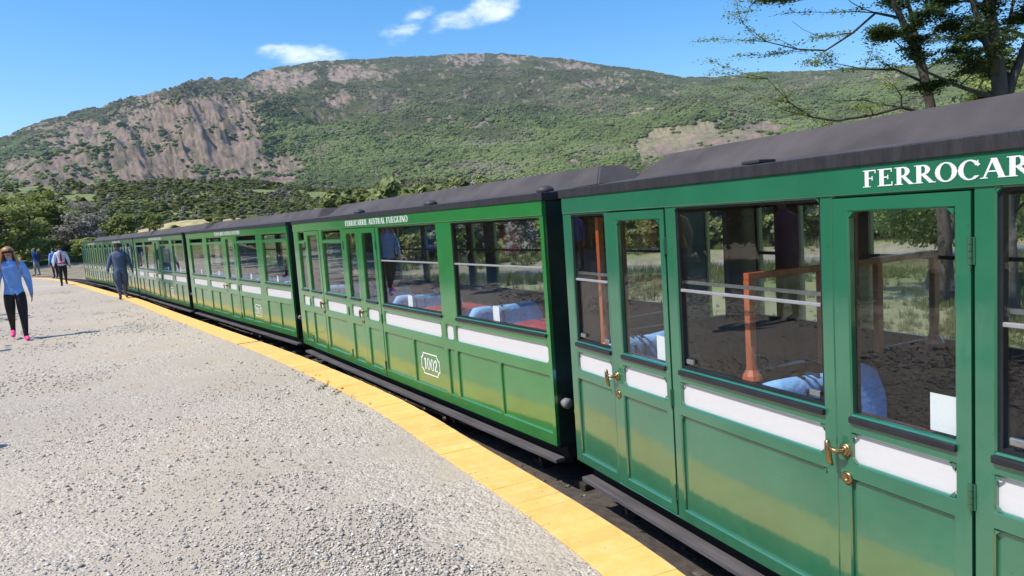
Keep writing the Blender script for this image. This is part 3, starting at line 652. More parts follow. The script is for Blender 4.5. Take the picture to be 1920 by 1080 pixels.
# ---------------------------------------------------------------- coach
ZB, ZT, ZR = .134, 1.65, 1.743
CW = 1.5
def plate(mb, X0, X1, Z0, Z1, holes, y0=0.0, y1=.028, c=.005, back=True, mi=0):
    """flat plate in the xz plane with rectangular openings, each opening's front arris chamfered by c"""
    H = [(a - c, b + c, d - c, e + c) for a, b, d, e in holes]
    xs = sorted({X0, X1, *[v for h in H for v in h[:2]]}); zs = sorted({Z0, Z1, *[v for h in H for v in h[2:]]})
    xs = [x for x in xs if X0 <= x <= X1]; zs = [z for z in zs if Z0 <= z <= Z1]
    for za, zb in zip(zs[:-1], zs[1:]):
        run = None
        for xa, xb in zip(xs[:-1], xs[1:]):
            mx, mz = (xa + xb) / 2, (za + zb) / 2
            solid = not any(h[0] < mx < h[1] and h[2] < mz < h[3] for h in H)
            if solid: run = (run[0], xb) if run else (xa, xb)
            if (not solid or xb == xs[-1]) and run:
                a, b = run; mb.add([(a, y0, za), (b, y0, za), (b, y0, zb), (a, y0, zb)], [(0, 1, 2, 3)], mi)
                if back: mb.add([(a, y1, za), (b, y1, za), (b, y1, zb), (a, y1, zb)], [(3, 2, 1, 0)], mi)
                run = None
    for (a, b, d, e), h in zip(holes, H):
        o = [(h[0], y0, h[2]), (h[1], y0, h[2]), (h[1], y0, h[3]), (h[0], y0, h[3])]
        m_ = [(a, y0 + c, d), (b, y0 + c, d), (b, y0 + c, e), (a, y0 + c, e)]; n_ = [(a, y1, d), (b, y1, d), (b, y1, e), (a, y1, e)]
        mb.add(o + m_ + n_, [(i, (i + 1) % 4, 4 + (i + 1) % 4, 4 + i) for i in range(4)] + [(4 + i, 4 + (i + 1) % 4, 8 + (i + 1) % 4, 8 + i) for i in range(4)], mi)
    # outer rim
    q = [(X0, Z0), (X1, Z0), (X1, Z1), (X0, Z1)]
    for i in range(4):
        (a, b), (d, e) = q[i], q[(i + 1) % 4]; mb.add([(a, y0, b), (d, y0, e), (d, y1, e), (a, y1, b)], [(3, 2, 1, 0)], mi)
def corner_fillets(mb, holes, s=.022, y0=.0005, y1=.009, top=True, bot=True, mi=0):
    for a, b, d, e in holes:
        for x, z, sx, sz in ((a, d, 1, 1), (b, d, -1, 1), (a, e, 1, -1), (b, e, -1, -1)):
            if (sz == 1 and not bot) or (sz == -1 and not top): continue
            k = [(x, z), (x + sx * s, z), (x, z + sz * s)]
            mb.add([(p[0], y0, p[1]) for p in k] + [(p[0], y1, p[1]) for p in k], [(0, 1, 2), (1, 4, 5, 2)], mi)
def panelbox(x0, x1, z0, z1, y=.016): mb = MB(); mb.box(x0 - .004, x1 + .004, y, y + .006, z0 - .004, z1 + .004); return mb
def pane_obj(parent, x0, x1, z0, z1, y=.02):
    mb = MB(); mb.box(x0 - .003, x1 + .003, y, y + .004, z0 - .003, z1 + .003); return mb.obj('pane', GLASS, parent)
def sill_obj(parent, x0, x1, z):
    mb = MB(); mb.box(x0 - .008, x1 + .008, -.016, .012, z - .030, z - .006, bev=.005); return mb.obj('sill', BLACK, parent, smooth=False)
def make_handle(parent, x, z, side=-1):
    mb = MB(); k = 1.0
    mb.lathe([(0, -.002), (.024, -.002), (.026, -.006), (.022, -.011), (.014, -.013), (.0, -.013)], (0, 0, 0), 'y', 20)
    mb.lathe([(.016, -.010), (.019, -.014), (.016, -.018), (0, -.018)], (0, 0, 0), 'y', 16)
    mb.tube([(0, -.01, 0), (0, -.035, 0), (side * .012, -.045, .002), (side * .034, -.047, .004)], [.0085, .008, .0085, .0095], 10)
    mb.tube([(side * .040, -.044, .036), (side * .042, -.047, .028), (side * .038, -.048, .004), (side * .036, -.048, -.02), (side * .031, -.045, -.046), (side * .023, -.041, -.056)], [.004, .0095, .0115, .011, .009, .004], 10)
    mb.v = [(x + a * k, b * k, z + c * k) for a, b, c in mb.v]
    mb.obj('handle', BRASS, parent, True)
    mb = MB(); mb.lathe([(0, -.002), (.022, -.002), (.024, -.006), (.019, -.010), (.009, -.010), (.007, -.004), (0, -.004)], (x + .004, 0, z - .102), 'y', 20)
    mb.obj('lock', BRASS, parent, True)
def make_hinge(parent, x, z):
    mb = MB()
    for k in range(4): mb.lathe([(0, 0), (.0065, 0), (.0065, .0185), (0, .0185)], (x, -.006, z - .04 + k * .02), 'z', 8)
    mb.lathe([(0, 0), (.004, 0), (.004, .012), (0, .014)], (x, -.006, z - .052), 'z', 8)
    mb.box(x - .012, x + .012, -.0035, -.001, z - .04, z + .04)
    mb.obj('hinge', HINGE, parent)
def vent_dome(parent, x, y, z):
    mb = MB(); mb.lathe([(.06, 0), (.062, .01), (.056, .022), (.04, .034), (.02, .040), (0, .041)], (x, y, z), 'z', 18); mb.lathe([(.05, -.03), (.05, .005)], (x, y, z), 'z', 14)
    return mb.obj('roof_vent', VENT, parent, True)

def coach(label, far, near, L, green, number, lay, mirror=False, detail=2):
    far = Vector(far); near = Vector(near); d = (near - far).normalized()
    ang = math.atan2(d.y, d.x); T = empty('railway_coach', (far.x, far.y, 0), ang)
    tag(T, label, 'railway coach', 'green narrow gauge coaches coupled in the train')
    doors, wins, whites, lowers = lay['doors'], lay['wins'], lay['whites'], lay['lowers']
    # side frame
    openings = [(dr['x'][0] - .0045, dr['x'][1] + .0045, ZB + .008, ZT - .004) for dr in doors]
    holes = [w[:4] for w in wins] + whites + lowers
    mb = MB(); 
    # door openings: treated as plain holes
    plate(mb, 0, L, ZB, ZT, holes + openings, 0, .026, .0055, True)
    corner_fillets(mb, whites, .018); corner_fillets(mb, lowers, .016, top=True, bot=False)
    corner_fillets(mb, [w[:4] for w in wins], .014, y1=.02, bot=False)
    mb.obj('side_frame', green, T)
    for h in whites: panelbox(*h).obj('white_panel', WHITE, T)
    for h in lowers: panelbox(*h).obj('lower_panel', green, T)
    mb = MB(); mb.box(0, L, -.006, .03, ZT + .0005, ZR + .01, bev=.004); mb.obj('letter_board', green, T)
    if lay.get('text'):
        a, b = lay['text']; lettering('FERROCARRIL AUSTRAL FUEGUINO', a, b, 1.673, 1.728, -.0078, res=44 if detail >= 2 else 16).obj('lettering', LETTER, T, fixn=False)
    if number:
        cx, cz = lay['badge']; w, h, k = .19, .098, .045
        def ring(o):
            w_, h_ = w + o, h + o; pts = []
            for sx, sz in ((1, 1), (-1, 1), (-1, -1), (1, -1)):
                arc = [(sx * (w_ - k + k * math.sin(t) * 1.0 - k * 0), sz * (h_ - k * (1 - 0) + k * 0)) for t in ()]
                c_ = [(w_, h_ - k), (w_ - k * .35, h_ - k), (w_ - k, h_ - k * .35), (w_ - k, h_)]
                c_ = [(sx * a, sz * b) for a, b in c_]
                if sx * sz < 0: c_ = c_[::-1]
                pts += c_
            return pts
        P1, P2 = ring(0), ring(-.011); mb = MB(); n = len(P1)
        mb.add([(cx + a, .0145, cz + b) for a, b in P1] + [(cx + a, .0145, cz + b) for a, b in P2], [(i, (i + 1) % n, n + (i + 1) % n, n + i) for i in range(n)])
        lt = lettering(number, cx - .132, cx + .146, cz - .052, cz + .052, .0145, res=30 if detail >= 2 else 16)
        mb.add(lt.v, lt.f); mb.obj('number_badge', LETTER, T, fixn=False)
    # windows
    for w in wins:
        x0, x1, z0, z1, kind = w
        mb = MB()
        for a, b, c_, e in ((x0, x0 + .012, z0, z1), (x1 - .012, x1, z0, z1), (x0 + .012, x1 - .012, z1 - .01, z1), (x0 + .012, x1 - .012, z0, z0 + .012)): mb.box(a, b, .012, .034, c_, e)
        wo = mb.obj('window', BLACK if kind != 'hop' else green, T)
        sill_obj(wo, x0, x1, z0)
        if kind == 'bar' or kind == 'wbar':
            zb_ = lay['barz']; pane_obj(wo, x0 + .01, x1 - .01, z0 + .01, zb_, .024); pane_obj(wo, x0 + .01, x1 - .01, zb_, z1 - .01, .014)
            mb = MB(); mb.box(x0 + .012, x1 - .012, .008, .022, zb_ - .006, zb_ + .007, bev=.002); mb.obj('sash_bar', ALU, wo)
            if detail >= 2 and lay.get('catch'):
                mb = MB(); mb.box(x0 + .012, x1 - .012, .028, .034, zb_ + .03, zb_ + .045); mb.obj('inner_sash_bar', STEEL, wo)
                for cx in (x0 + .03, x1 - .075):
                    mb = MB(); mb.box(cx, cx + .05, .008, .023, z0 + .028, z0 + .052, bev=.004); mb.obj('window_catch', STEEL, wo)
        elif kind == 'hop':
            zb_ = lay['hopz']; pane_obj(wo, x0 + .01, x1 - .01, z0 + .01, zb_ - .012, .022)
            mb = MB(); mb.box(x0, x1, .0, .03, zb_ - .02, zb_ + .012, bev=.003); mb.obj('transom', green, wo)
            mb = MB(); ang_ = .9; hz = z1 - .01 - zb_
            # hopper flap tilted inwards at the top
            bm = bmesh.new(); bmesh.ops.create_cube(bm, size=1)
            for v in bm.verts: v.co = Vector((v.co.x * (x1 - x0 - .03), v.co.y * .012, v.co.z * hz * .9 + hz * .45))
            bmesh.ops.rotate(bm, verts=bm.verts, cent=(0, 0, 0), matrix=Matrix.Rotation(-ang_, 3, 'X'))
            bmesh.ops.translate(bm, verts=bm.verts, vec=((x0 + x1) / 2, .03, zb_ + .014)); mb.bm(bm)
            mb.obj('hopper_pane', GLASS, wo)
            mb = MB(); mb.box(x0 + .015, x1 - .015, .024, .034, zb_ + .012, zb_ + .026); mb.obj('hopper_rail', HINGE, wo)
        else: pane_obj(wo, x0 + .01, x1 - .01, z0 + .01, z1 - .01)
    # doors
    for dr in doors:
        x0, x1 = dr['x']; gl = dr['g']; mb = MB(); hs = [gl] + dr['panels_w'] + dr['panels_l']
        plate(mb, x0, x1, ZB + .012, ZT - .008, hs, -.003, .024, .0055)
        corner_fillets(mb, [gl], .022, y0=-.0025, y1=.015, bot=False); corner_fillets(mb, dr['panels_w'], .02, y0=-.0025)
        do = mb.obj('door', green, T)
        pane_obj(do, *gl, y=.016); sill_obj(do, gl[0], gl[1], gl[2])
        for h in dr['panels_w']: panelbox(*h, y=.013).obj('white_panel', WHITE, do)
        for h in dr['panels_l']: panelbox(*h, y=.013).obj('lower_panel', green, do)
        if dr.get('handle'):
            hx = x0 + .035 if dr['handle'] < 0 else x1 - .035; make_handle(do, hx, .755, -1 if dr['handle'] < 0 else 1)
        hg = x1 if dr.get('handle', -1) <= 0 and dr.get('hinge', 1) > 0 else x0
        if detail >= 1:
            for z in (1.47, .735, .26): make_hinge(do, hg, z)
        if dr.get('card'):
            a, b, c_, e = dr['card']; mb = MB(); mb.box(a, b, .0235, .0245, c_, e); mb.obj('notice_card', CARD, do)
    for a, b, c_, e in lay.get('cards', []):
        mb = MB(); mb.box(a, b, .029, .03, c_, e); mb.obj('notice_card', CARD, T)
    # inner lining
    mb = MB(); lz = [(w[0] + .004, w[1] - .004, w[2] + .004, w[3] - .004) for w in wins] + [(d_['g'][0] - .005, d_['g'][1] + .005, d_['g'][2], d_['g'][3]) for d_ in doors]
    plate(mb, .02, L - .02, .2, ZT - .004, lz, .036, .05, .002); mb.obj('inner_lining', WOODD, T)
    # far side: lower wall, posts, board
    mb = MB(); mb.box(0, L, CW - .03, CW, ZB, .86); mb.box(0, L, CW - .03, CW, 1.62, ZR)
    for a, b in lay['far_posts']: mb.box(a, b, CW - .029, CW - .001, .8601, 1.6199)
    mb.obj('far_side_frame', green, T)
    mb = MB(); mb.box(.03, L - .03, CW - .05, CW - .032, .2, .875); mb.box(.03, L - .03, CW - .05, CW - .032, 1.6, 1.73)
    for a, b in lay['far_posts']: mb.box(a - .005, b + .005, CW - .051, CW - .033, .8751, 1.5999)
    mb.obj('far_side_lining', WOODD, T)
    fp = sorted(lay['far_posts'])
    for (a, b), (c_, e) in zip(fp[:-1], fp[1:]):
        if c_ - b > .1:
            o = pane_obj(T, b, c_, .86, 1.62, CW - .02); o.name = 'far_pane'
            if (b, c_) not in lay.get('norail', ()): mb = MB(); mb.box(b, c_, CW - .028, CW - .012, 1.285, 1.305); mb.obj('far_sash_bar', BLACK, T)
    # ends with an opening window
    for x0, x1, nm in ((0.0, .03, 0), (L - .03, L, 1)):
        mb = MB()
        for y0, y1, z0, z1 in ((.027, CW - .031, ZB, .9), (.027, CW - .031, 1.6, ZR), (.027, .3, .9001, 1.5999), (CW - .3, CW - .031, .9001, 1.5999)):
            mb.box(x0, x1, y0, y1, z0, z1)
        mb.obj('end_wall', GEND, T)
        xi = (x1 + .001, x1 + .012) if nm == 0 else (x0 - .012, x0 - .001); mb = MB()
        for y0, y1, z0, z1 in ((.052, CW - .055, .22, .9), (.052, CW - .055, 1.6, 1.72), (.052, .3, .9001, 1.5999), (CW - .3, CW - .055, .9001, 1.5999)): mb.box(*xi, y0, y1, z0, z1)
        mb.obj('end_lining', WOODD, T)
    mb = MB(); mb.box(.01, L - .01, .03, CW - .031, ZB - .02, .2); mb.obj('floor', FLOORM, T)
    mb = MB(); mb.box(.01, L - .01, .031, CW - .052, 1.731, 1.741); mb.obj('ceiling', CEIL, T)
    # roof: edge board, low hipped roof
    e = .014; g = .02
    mb = MB()
    for a, b, c_, d_ in ((-g, L + g, -e, -e + .03), (-g, L + g, CW + e - .03, CW + e), (-g, -g + .03, -e + .0301, CW + e - .0301), (L + g - .03, L + g, -e + .0301, CW + e - .0301)): mb.box(a, b, c_, d_, ZR + .002, ZR + .052, bev=.004)
    mb.obj('roof_edge', FASCIA, T)
    z0 = ZR + .05; y0, y1 = -e + .004, CW + e - .004; cy_ = CW / 2
    def frustum(mb, s0, w0, zb_, s1, w1, zt_, skirt=0.0):
        bm = bmesh.new(); vb = [bm.verts.new(p) for p in ((s0, cy_ - w0, zb_), (L - s0, cy_ - w0, zb_), (L - s0, cy_ + w0, zb_), (s0, cy_ + w0, zb_))]
        vt = [bm.verts.new(p) for p in ((s1, cy_ - w1, zt_), (L - s1, cy_ - w1, zt_), (L - s1, cy_ + w1, zt_), (s1, cy_ + w1, zt_))]
        for i in range(4): bm.faces.new((vb[i], vb[(i + 1) % 4], vt[(i + 1) % 4], vt[i]))
        bm.faces.new(vt); bm.faces.new(vb[::-1]); bmesh.ops.bevel(bm, geom=[q for q in bm.edges if q.verts[0] in vt or q.verts[1] in vt], offset=.010, segments=2, affect='EDGES'); mb.bm(bm)
    mb = MB(); frustum(mb, -g + .006, cy_ - y0, z0 - .006, .0, .26, 1.838); mb.obj('roof', ROOF, T)
    mb = MB(); frustum(mb, .03, .268, 1.832, .19, .11, 1.968); mb.obj('raised_roof', ROOF, T)
    for x in lay.get('vents', []): vent_dome(T, x, .12, 1.803)
    if lay.get('slab'):
        mb = MB(); mb.box(lay['slab'] - .05, lay['slab'] + .05, .03, .12, 1.80, 1.815, bev=.004); mb.obj('roof_plate', VENT, T)
    # underframe
    mb = MB(); mb.box(.02, L - .02, .10, CW - .1, .02, ZB - .021); mb.box(.05, L - .05, .1, .16, -.02, .019); mb.obj('underframe', UNDER, T)
    mb = MB(); mb.box(.05, L - .02, -.004, .07, .012, .040, bev=.004); mb.obj('step_board', BOARD, T)
    for x in np.arange(.5, L - .2, 1.3):
        mb = MB(); mb.tube([(x, .16, .05), (x, .12, -.03), (x, .02, -.035), (x, .02, .01)], .011, 6); mb.obj('board_bracket', UNDER, T)
    mb = MB(); mb.tube([(.4, .2, -.04), (L * .3, .05, -.05), (L * .55, .03, -.055), (L * .8, .12, -.05), (L - .2, .3, -.02)], .016, 8)
    for k in range(6):
        f_ = .35 + k * .07; mb.tube([(L * f_, .045, -.055), (L * f_ + .05, .043, -.055)], .024, 8)
    mb.obj('brake_pipe', RAILM, T, True)
    for x in (L * .16, L * .84):
        for dx in (-.32, .32):
            mb = MB()
            for y in (.5, 1.0): mb.lathe([(0, -.03), (.14, -.03), (.14, .0), (.165, .004), (.165, .02), (0, .02)], (x + dx, y, .075 - .0), 'y', 20)
            mb.lathe([(.025, .5), (.025, 1.0)], (x + dx, 0, .075), 'y', 8); mb.obj('wheel_set', UNDER, T, True)
        mb = MB(); mb.box(x - .5, x + .5, .34, .42, -.02, .11, bev=.01); mb.box(x - .5, x + .5, 1.08, 1.16, -.02, .11, bev=.01); mb.obj('bogie', UNDER, T)
    # coupling gear at both ends
    for xx, s in ((0, -1), (L, 1)):
        mb = MB(); mb.lathe([(0, 0), (.022, 0), (.022, .03), (.034, .032), (.034, .04), (.024, .042), (.024, .05), (.035, .052), (.035, .062), (0, .064)], (xx + (s * .0), .065, .42), 'x', 18)
        if s < 0: mb.v = [(2 * xx - a, b, c_) for a, b, c_ in mb.v]
        mb.obj('buffer', BUFM, T, True)
        mb = MB(); mb.tube([(xx + s * .0, CW / 2, .1), (xx + s * .13, CW / 2, .1)], .04, 8); mb.obj('coupler', UNDER, T)
    mb = MB(); mb.tube([(-.05, .075, .88), (-.055, .07, 1.0), (-.055, .07, 1.6), (-.05, .075, 1.68)], [.025, .036, .036, .025], 12); mb.obj('gangway_roll', simple('gangway_rubber', (.07, .068, .075), .6), T, True)
    # seats
    for x, w, hgt, f in lay.get('seats', []):
        for ya_, yb_ in ((.07, w),):
            mb = MB(); n = 14; t = .045
            prof = []
            for k in range(n + 1):
                u = k / n; yy = ya_ + (yb_ - ya_) * u; rr = .12
                e_ = 0
                if yb_ - yy < rr: e_ = rr - math.sqrt(max(0, rr * rr - (rr - (yb_ - yy)) ** 2))
                if yy - ya_ < rr * .5: e_ = max(e_, (rr - math.sqrt(max(0, rr * rr - (rr - 2 * (yy - ya_)) ** 2))) * .6)
                prof.append((yy, hgt - e_ + .006 * math.sin(u * 9)))
            vs = []
            for sx, dz in ((-t, -.05), (-t * .8, -.012), (0, 0), (t * .8, -.012), (t, -.05)): vs.append([(x + sx, yy, z + dz) for yy, z in prof])
            vs = [[(x - t * 1.1, yy, .42) for yy, z in prof]] + vs + [[(x + t * 1.1, yy, .42) for yy, z in prof]]
            K = len(prof); flat = [p for r_ in vs for p in r_]
            mb.add(flat, [(r_ * K + k, r_ * K + k + 1, (r_ + 1) * K + k + 1, (r_ + 1) * K + k) for r_ in range(len(vs) - 1) for k in range(K - 1)])
            mb.add([vs[r_][0] for r_ in range(len(vs))], [tuple(range(len(vs)))]); mb.add([vs[r_][-1] for r_ in range(len(vs))], [tuple(range(len(vs)))])
            so_ = mb.obj('seat', BLUE, T, True)
            mb = MB(); mb.box(x + (0.05 if f > 0 else -.42), x + (.42 if f > 0 else -.05), ya_, yb_, .46, .56, bev=.03); mb.obj('seat_cushion', BLUE, so_, True)
            mb = MB(); mb.box(x + (0.05 if f > 0 else -.40), x + (.40 if f > 0 else -.05), ya_ + .02, yb_ - .02, .2, .459); mb.obj('seat_box', WOODD, so_)
            for yy in (ya_ + (yb_ - ya_) * .30, ya_ + (yb_ - ya_) * .42):
                mb = MB(); mb.box(x - t * 1.14, x + t * 1.14, yy, yy + .014, .5, hgt - .045); mb.box(x - t * .75, x + t * .75, yy, yy + .014, hgt - .045, hgt + .004); mb.obj('seat_strap', NAVY, so_)
    for x, ys, zt, zb_ in lay.get('partitions', []):
        mb = MB(); t = .016
        for y in ys: mb.box(x - t, x + t, y - t, y + t, zb_, zt - .0301)
        mb.box(x - t, x + t, ys[0] - t, ys[-1] + t, zt - .03, zt, bev=.003)
        for y in (ys[0], ys[-1]): mb.lathe([(.045, 0), (.04, .02), (.025, .045), (.021, .09), (.024, .15)], (x, y, zb_ - .01), 'z', 10)
        po = mb.obj('seat_partition', WOODO, T)
        for a, b in zip(ys[:-1], ys[1:]):
            if b - a > .36 and (b - a < .45): mb = MB(); mb.box(x - .002, x + .002, a + t, b - t, zb_ + .02, zt - .03); mb.obj('partition_pane', GLASS, po)
    for x0, x1, y0, y1 in lay.get('tables', []):
        mb = MB(); mb.box(x0, x1, y0, y1, .86, .875); mb.tube([((x0 + x1) / 2, (y0 + y1) / 2, .2), ((x0 + x1) / 2, (y0 + y1) / 2, .86)], .025, 8)
        to = mb.obj('table', WOODO, T)
        # draped cloth
        mb = MB(); n = 18; m_ = 12; vs = []
        for i in range(n + 1):
            for j in range(m_ + 1):
                u = -0.06 + 1.12 * i / n; v = -.06 + 1.12 * j / m_
                ou = max(0, -u, u - 1) * 1.4; ov = max(0, -v, v - 1) * 1.4; z = .880 + .004 * math.sin(u * 17 + v * 5) - (ou + ov) * 1.4
                vs.append((x0 + (x1 - x0) * min(max(u, -.02), 1.02), y0 + (y1 - y0) * min(max(v, -.02), 1.02), z))
        mb.add(vs, [(i * (m_ + 1) + j, i * (m_ + 1) + j + 1, (i + 1) * (m_ + 1) + j + 1, (i + 1) * (m_ + 1) + j) for i in range(n) for j in range(m_)])
        mb.obj('tablecloth', RED, to, True)
    return T

def D(x0, x1, gx0, gx1, zg=(.89, 1.595), zw=(.715, .82), zl=(.193, .652), **k):
    return dict(x=(x0, x1), g=(gx0, gx1) + zg, panels_w=[(gx0 - .004, gx1, *zw)], panels_l=[(gx0 - .012, gx1 - .006, *zl)], **k)
ZW1, ZL1 = (.715, .82), (.19, .657)
def LAY1(L=5.95):
    return dict(doors=[D(.487, 1.004, .588, .962, handle=-1, card=(.865, .955, .90, 1.02)), D(1.979, 2.463, 2.043, 2.412, handle=-1, card=(2.315, 2.408, .90, 1.02)), D(3.49, 4.0, 3.585, 3.955, handle=-1), D(4.97, 5.46, 5.04, 5.41, handle=-1)],
        wins=[(.088, .462, .89, 1.64, 'bar'), (1.083, 1.918, .89, 1.645, 'bar'), (2.532, 3.40, .89, 1.645, 'bar'), (4.07, 4.90, .89, 1.645, 'bar'), (5.53, 5.87, .89, 1.645, 'bar')],
        whites=[(.083, .457, *ZW1), (1.077, 1.916, *ZW1), (2.530, 3.40, *ZW1), (4.07, 4.90, *ZW1), (5.53, 5.87, *ZW1)],
        lowers=[(.068, .449, *ZL1), (1.066, 1.922, *ZL1), (2.528, 3.41, *ZL1), (4.07, 4.90, *ZL1), (5.53, 5.87, *ZL1)],
        text=(2.108, 3.80), badge=(2.97, .42), barz=1.262, hopz=1.51, catch=True, slab=1.55,
        far_posts=[(.0, .05), (.215, .41), (.8, .92), (2.0, 2.1), (3.0, 3.1), (3.6, 3.8), (4.8, 4.9), (5.9, 5.95)], norail=[(.41, .8)],
        seats=[(.30, .60, .915, -1), (1.52, .77, .885, 1), (2.95, .7, .9, -1), (4.2, .7, .9, 1), (5.5, .7, .9, -1)],
        partitions=[(1.40, (.14, .565, .93, 1.33), 1.345, .885), (.26, (.09, .24), 1.62, .86), (3.05, (.14, .565, .93, 1.33), 1.345, .885)])
ZW2, ZL2 = (.682, .806), (.217, .597)
def LAY2(L=5.95):
    return dict(doors=[D(.53, 1.12, .635, 1.045, (.9, 1.59), (.69, .81), (.20, .60), handle=1), D(2.02, 2.488, 2.125, 2.42, (.9, 1.59), (.69, .81), (.2, .60), handle=1), D(2.492, 3.0, 2.61, 2.92, (.9, 1.59), (.69, .81), (.2, .60), hinge=1)],
        wins=[(.21, .49, .9, 1.64, 'hop'), (1.24, 1.94, .9, 1.64, 'hop'), (3.075, 4.37, .885, 1.637, 'bar'), (4.64, 5.905, .885, 1.637, 'bar')],
        whites=[(.21, .49, *ZW2), (1.22, 1.92, *ZW2), (3.062, 4.33, *ZW2), (4.42, 4.555, *ZW2), (4.605, 5.91, *ZW2)],
        lowers=[(.2, .48, *ZL2), (1.2, 1.9, *ZL2), (3.04, 3.70, *ZL2), (3.735, 4.35, *ZL2), (4.43, 4.55, *ZL2), (4.60, 5.245, *ZL2), (5.285, 5.905, *ZL2)],
        text=(2.16, 3.845), badge=(4.03, .405), barz=1.312, hopz=1.51, vents=[2.29, 4.07, 5.82],
        cards=[(3.62, 3.72, .89, 1.0), (5.18, 5.27, .9, 1.01), (2.33, 2.41, .9, .99), (.95, 1.03, .9, .98)],
        far_posts=[(0, .05), (.9, 1.0), (1.5, 1.6), (2.2, 2.31), (2.62, 2.82), (4.5, 4.6), (5.9, 5.95)],
        seats=[(.75, .8, .93, 1), (2.0, .8, .93, -1), (3.12, .85, .945, 1), (4.72, .75, .945, 1), (4.5, .5, .9, -1)],
        tables=[(3.75, 4.30, .12, .62), (5.32, 5.88, .10, .62)])
def LAY3(L):
    k = L / 6.7
    def w(a, b, kind='hop'): return (a * k, b * k, .9, 1.64, kind)
    def m(a, b, z): return (a * k, b * k, *z)
    return dict(doors=[D(3.05 * k, 3.88 * k, 3.27 * k, 3.72 * k, (.9, 1.59), (.69, .80), (.2, .60), handle=-1)],
        wins=[w(.30, 1.50), w(1.80, 2.96), w(3.98, 5.14), w(5.46, 6.62)],
        whites=[m(.30, 1.50, ZW2), m(1.80, 2.98, ZW2), m(3.98, 5.14, ZW2), m(5.46, 6.62, ZW2)],
        lowers=[m(.30, .88, ZL2), m(.93, 1.5, ZL2), m(1.8, 2.36, ZL2), m(2.41, 2.98, ZL2), m(3.98, 4.53, ZL2), m(4.58, 5.14, ZL2), m(5.46, 6.02, ZL2), m(6.07, 6.62, ZL2)],
        text=(2.55 * k, 4.3 * k), badge=(4.86 * k, .40), barz=1.3, hopz=1.535, cards=[(a * k, a * k + .08, .905, 1.0) for a in (.95, 2.4, 4.55, 5.95)],
        far_posts=[(0, .05), (1.5 * k, 1.75 * k), (3.0 * k, 3.1 * k), (3.85 * k, 3.95 * k), (5.15 * k, 5.4 * k), (L - .05, L)],
        seats=[(.9 * k, .8, .9, 1), (2.4 * k, .8, .9, 1), (4.5 * k, .8, .9, -1), (6.0 * k, .8, .9, -1)])
def LAYD(L):
    n = 5; seg = L / n; dd = []; ww = []; wh = []; lo = []
    for i in range(n):
        a = i * seg
        ww.append((a + .10, a + seg * .48, .9, 1.64, 'hop')); wh.append((a + .10, a + seg * .48, *ZW2)); lo.append((a + .10, a + seg * .48, *ZL2))
        dd.append(D(a + seg * .54, a + seg - .03, a + seg * .54 + .09, a + seg - .1, (.9, 1.59), (.69, .80), (.2, .60), handle=-1))
    return dict(doors=dd, wins=ww, whites=wh, lowers=lo, text=(L / 2 - .85, L / 2 + .85), badge=(seg * 3 + seg * .3, .4), barz=1.3, hopz=1.5,
        far_posts=[(i * seg, i * seg + .06) for i in range(n)] + [(L - .05, L)], seats=[(i * seg + .1, .8, .9, 1) for i in range(1, n)])

def dirp(A, B, L):   # near corner A, far corner B -> far point at exact length
    A = Vector(A); B = Vector(B); return A + (B - A).normalized() * L
C1F = Vector((.3328, 4.3018)); C1d = Vector((.4035, -.915)).normalized()
coach('nearest coach in teal green with brass door handles, cut by the right edge', C1F, C1F + C1d * 5.95, 5.95, G1, None, LAY1())
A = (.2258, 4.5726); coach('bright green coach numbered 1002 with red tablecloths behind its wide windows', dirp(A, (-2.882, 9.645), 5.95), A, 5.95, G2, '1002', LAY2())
A = (-3.14, 10.203); coach('green coach numbered 1103 with open hopper windows, directly behind coach 1002', dirp(A, (-7.033, 15.657), 6.62), A, 6.62, G2, '1103', LAY3(6.62), detail=1)
A = (-7.169, 15.823); coach('green coach between coach 1103 and the two door-lined coaches at the rear', dirp(A, (-11.178, 21.416), 6.8), A, 6.8, G3, '1102', LAY3(6.8), detail=1)
A = (-11.29, 21.60); coach('darker green coach partly hidden behind the man in blue overalls', dirp(A, (-15.37, 27.168), 6.5), A, 6.5, G1, None, LAYD(6.5), detail=0)
A = (-15.36, 27.25); coach('last coach at the far left end of the train with many narrow doors', dirp(A, (-18.75, 31.6), 5.7), A, 5.7, G1, '1001', LAYD(5.7), detail=0)
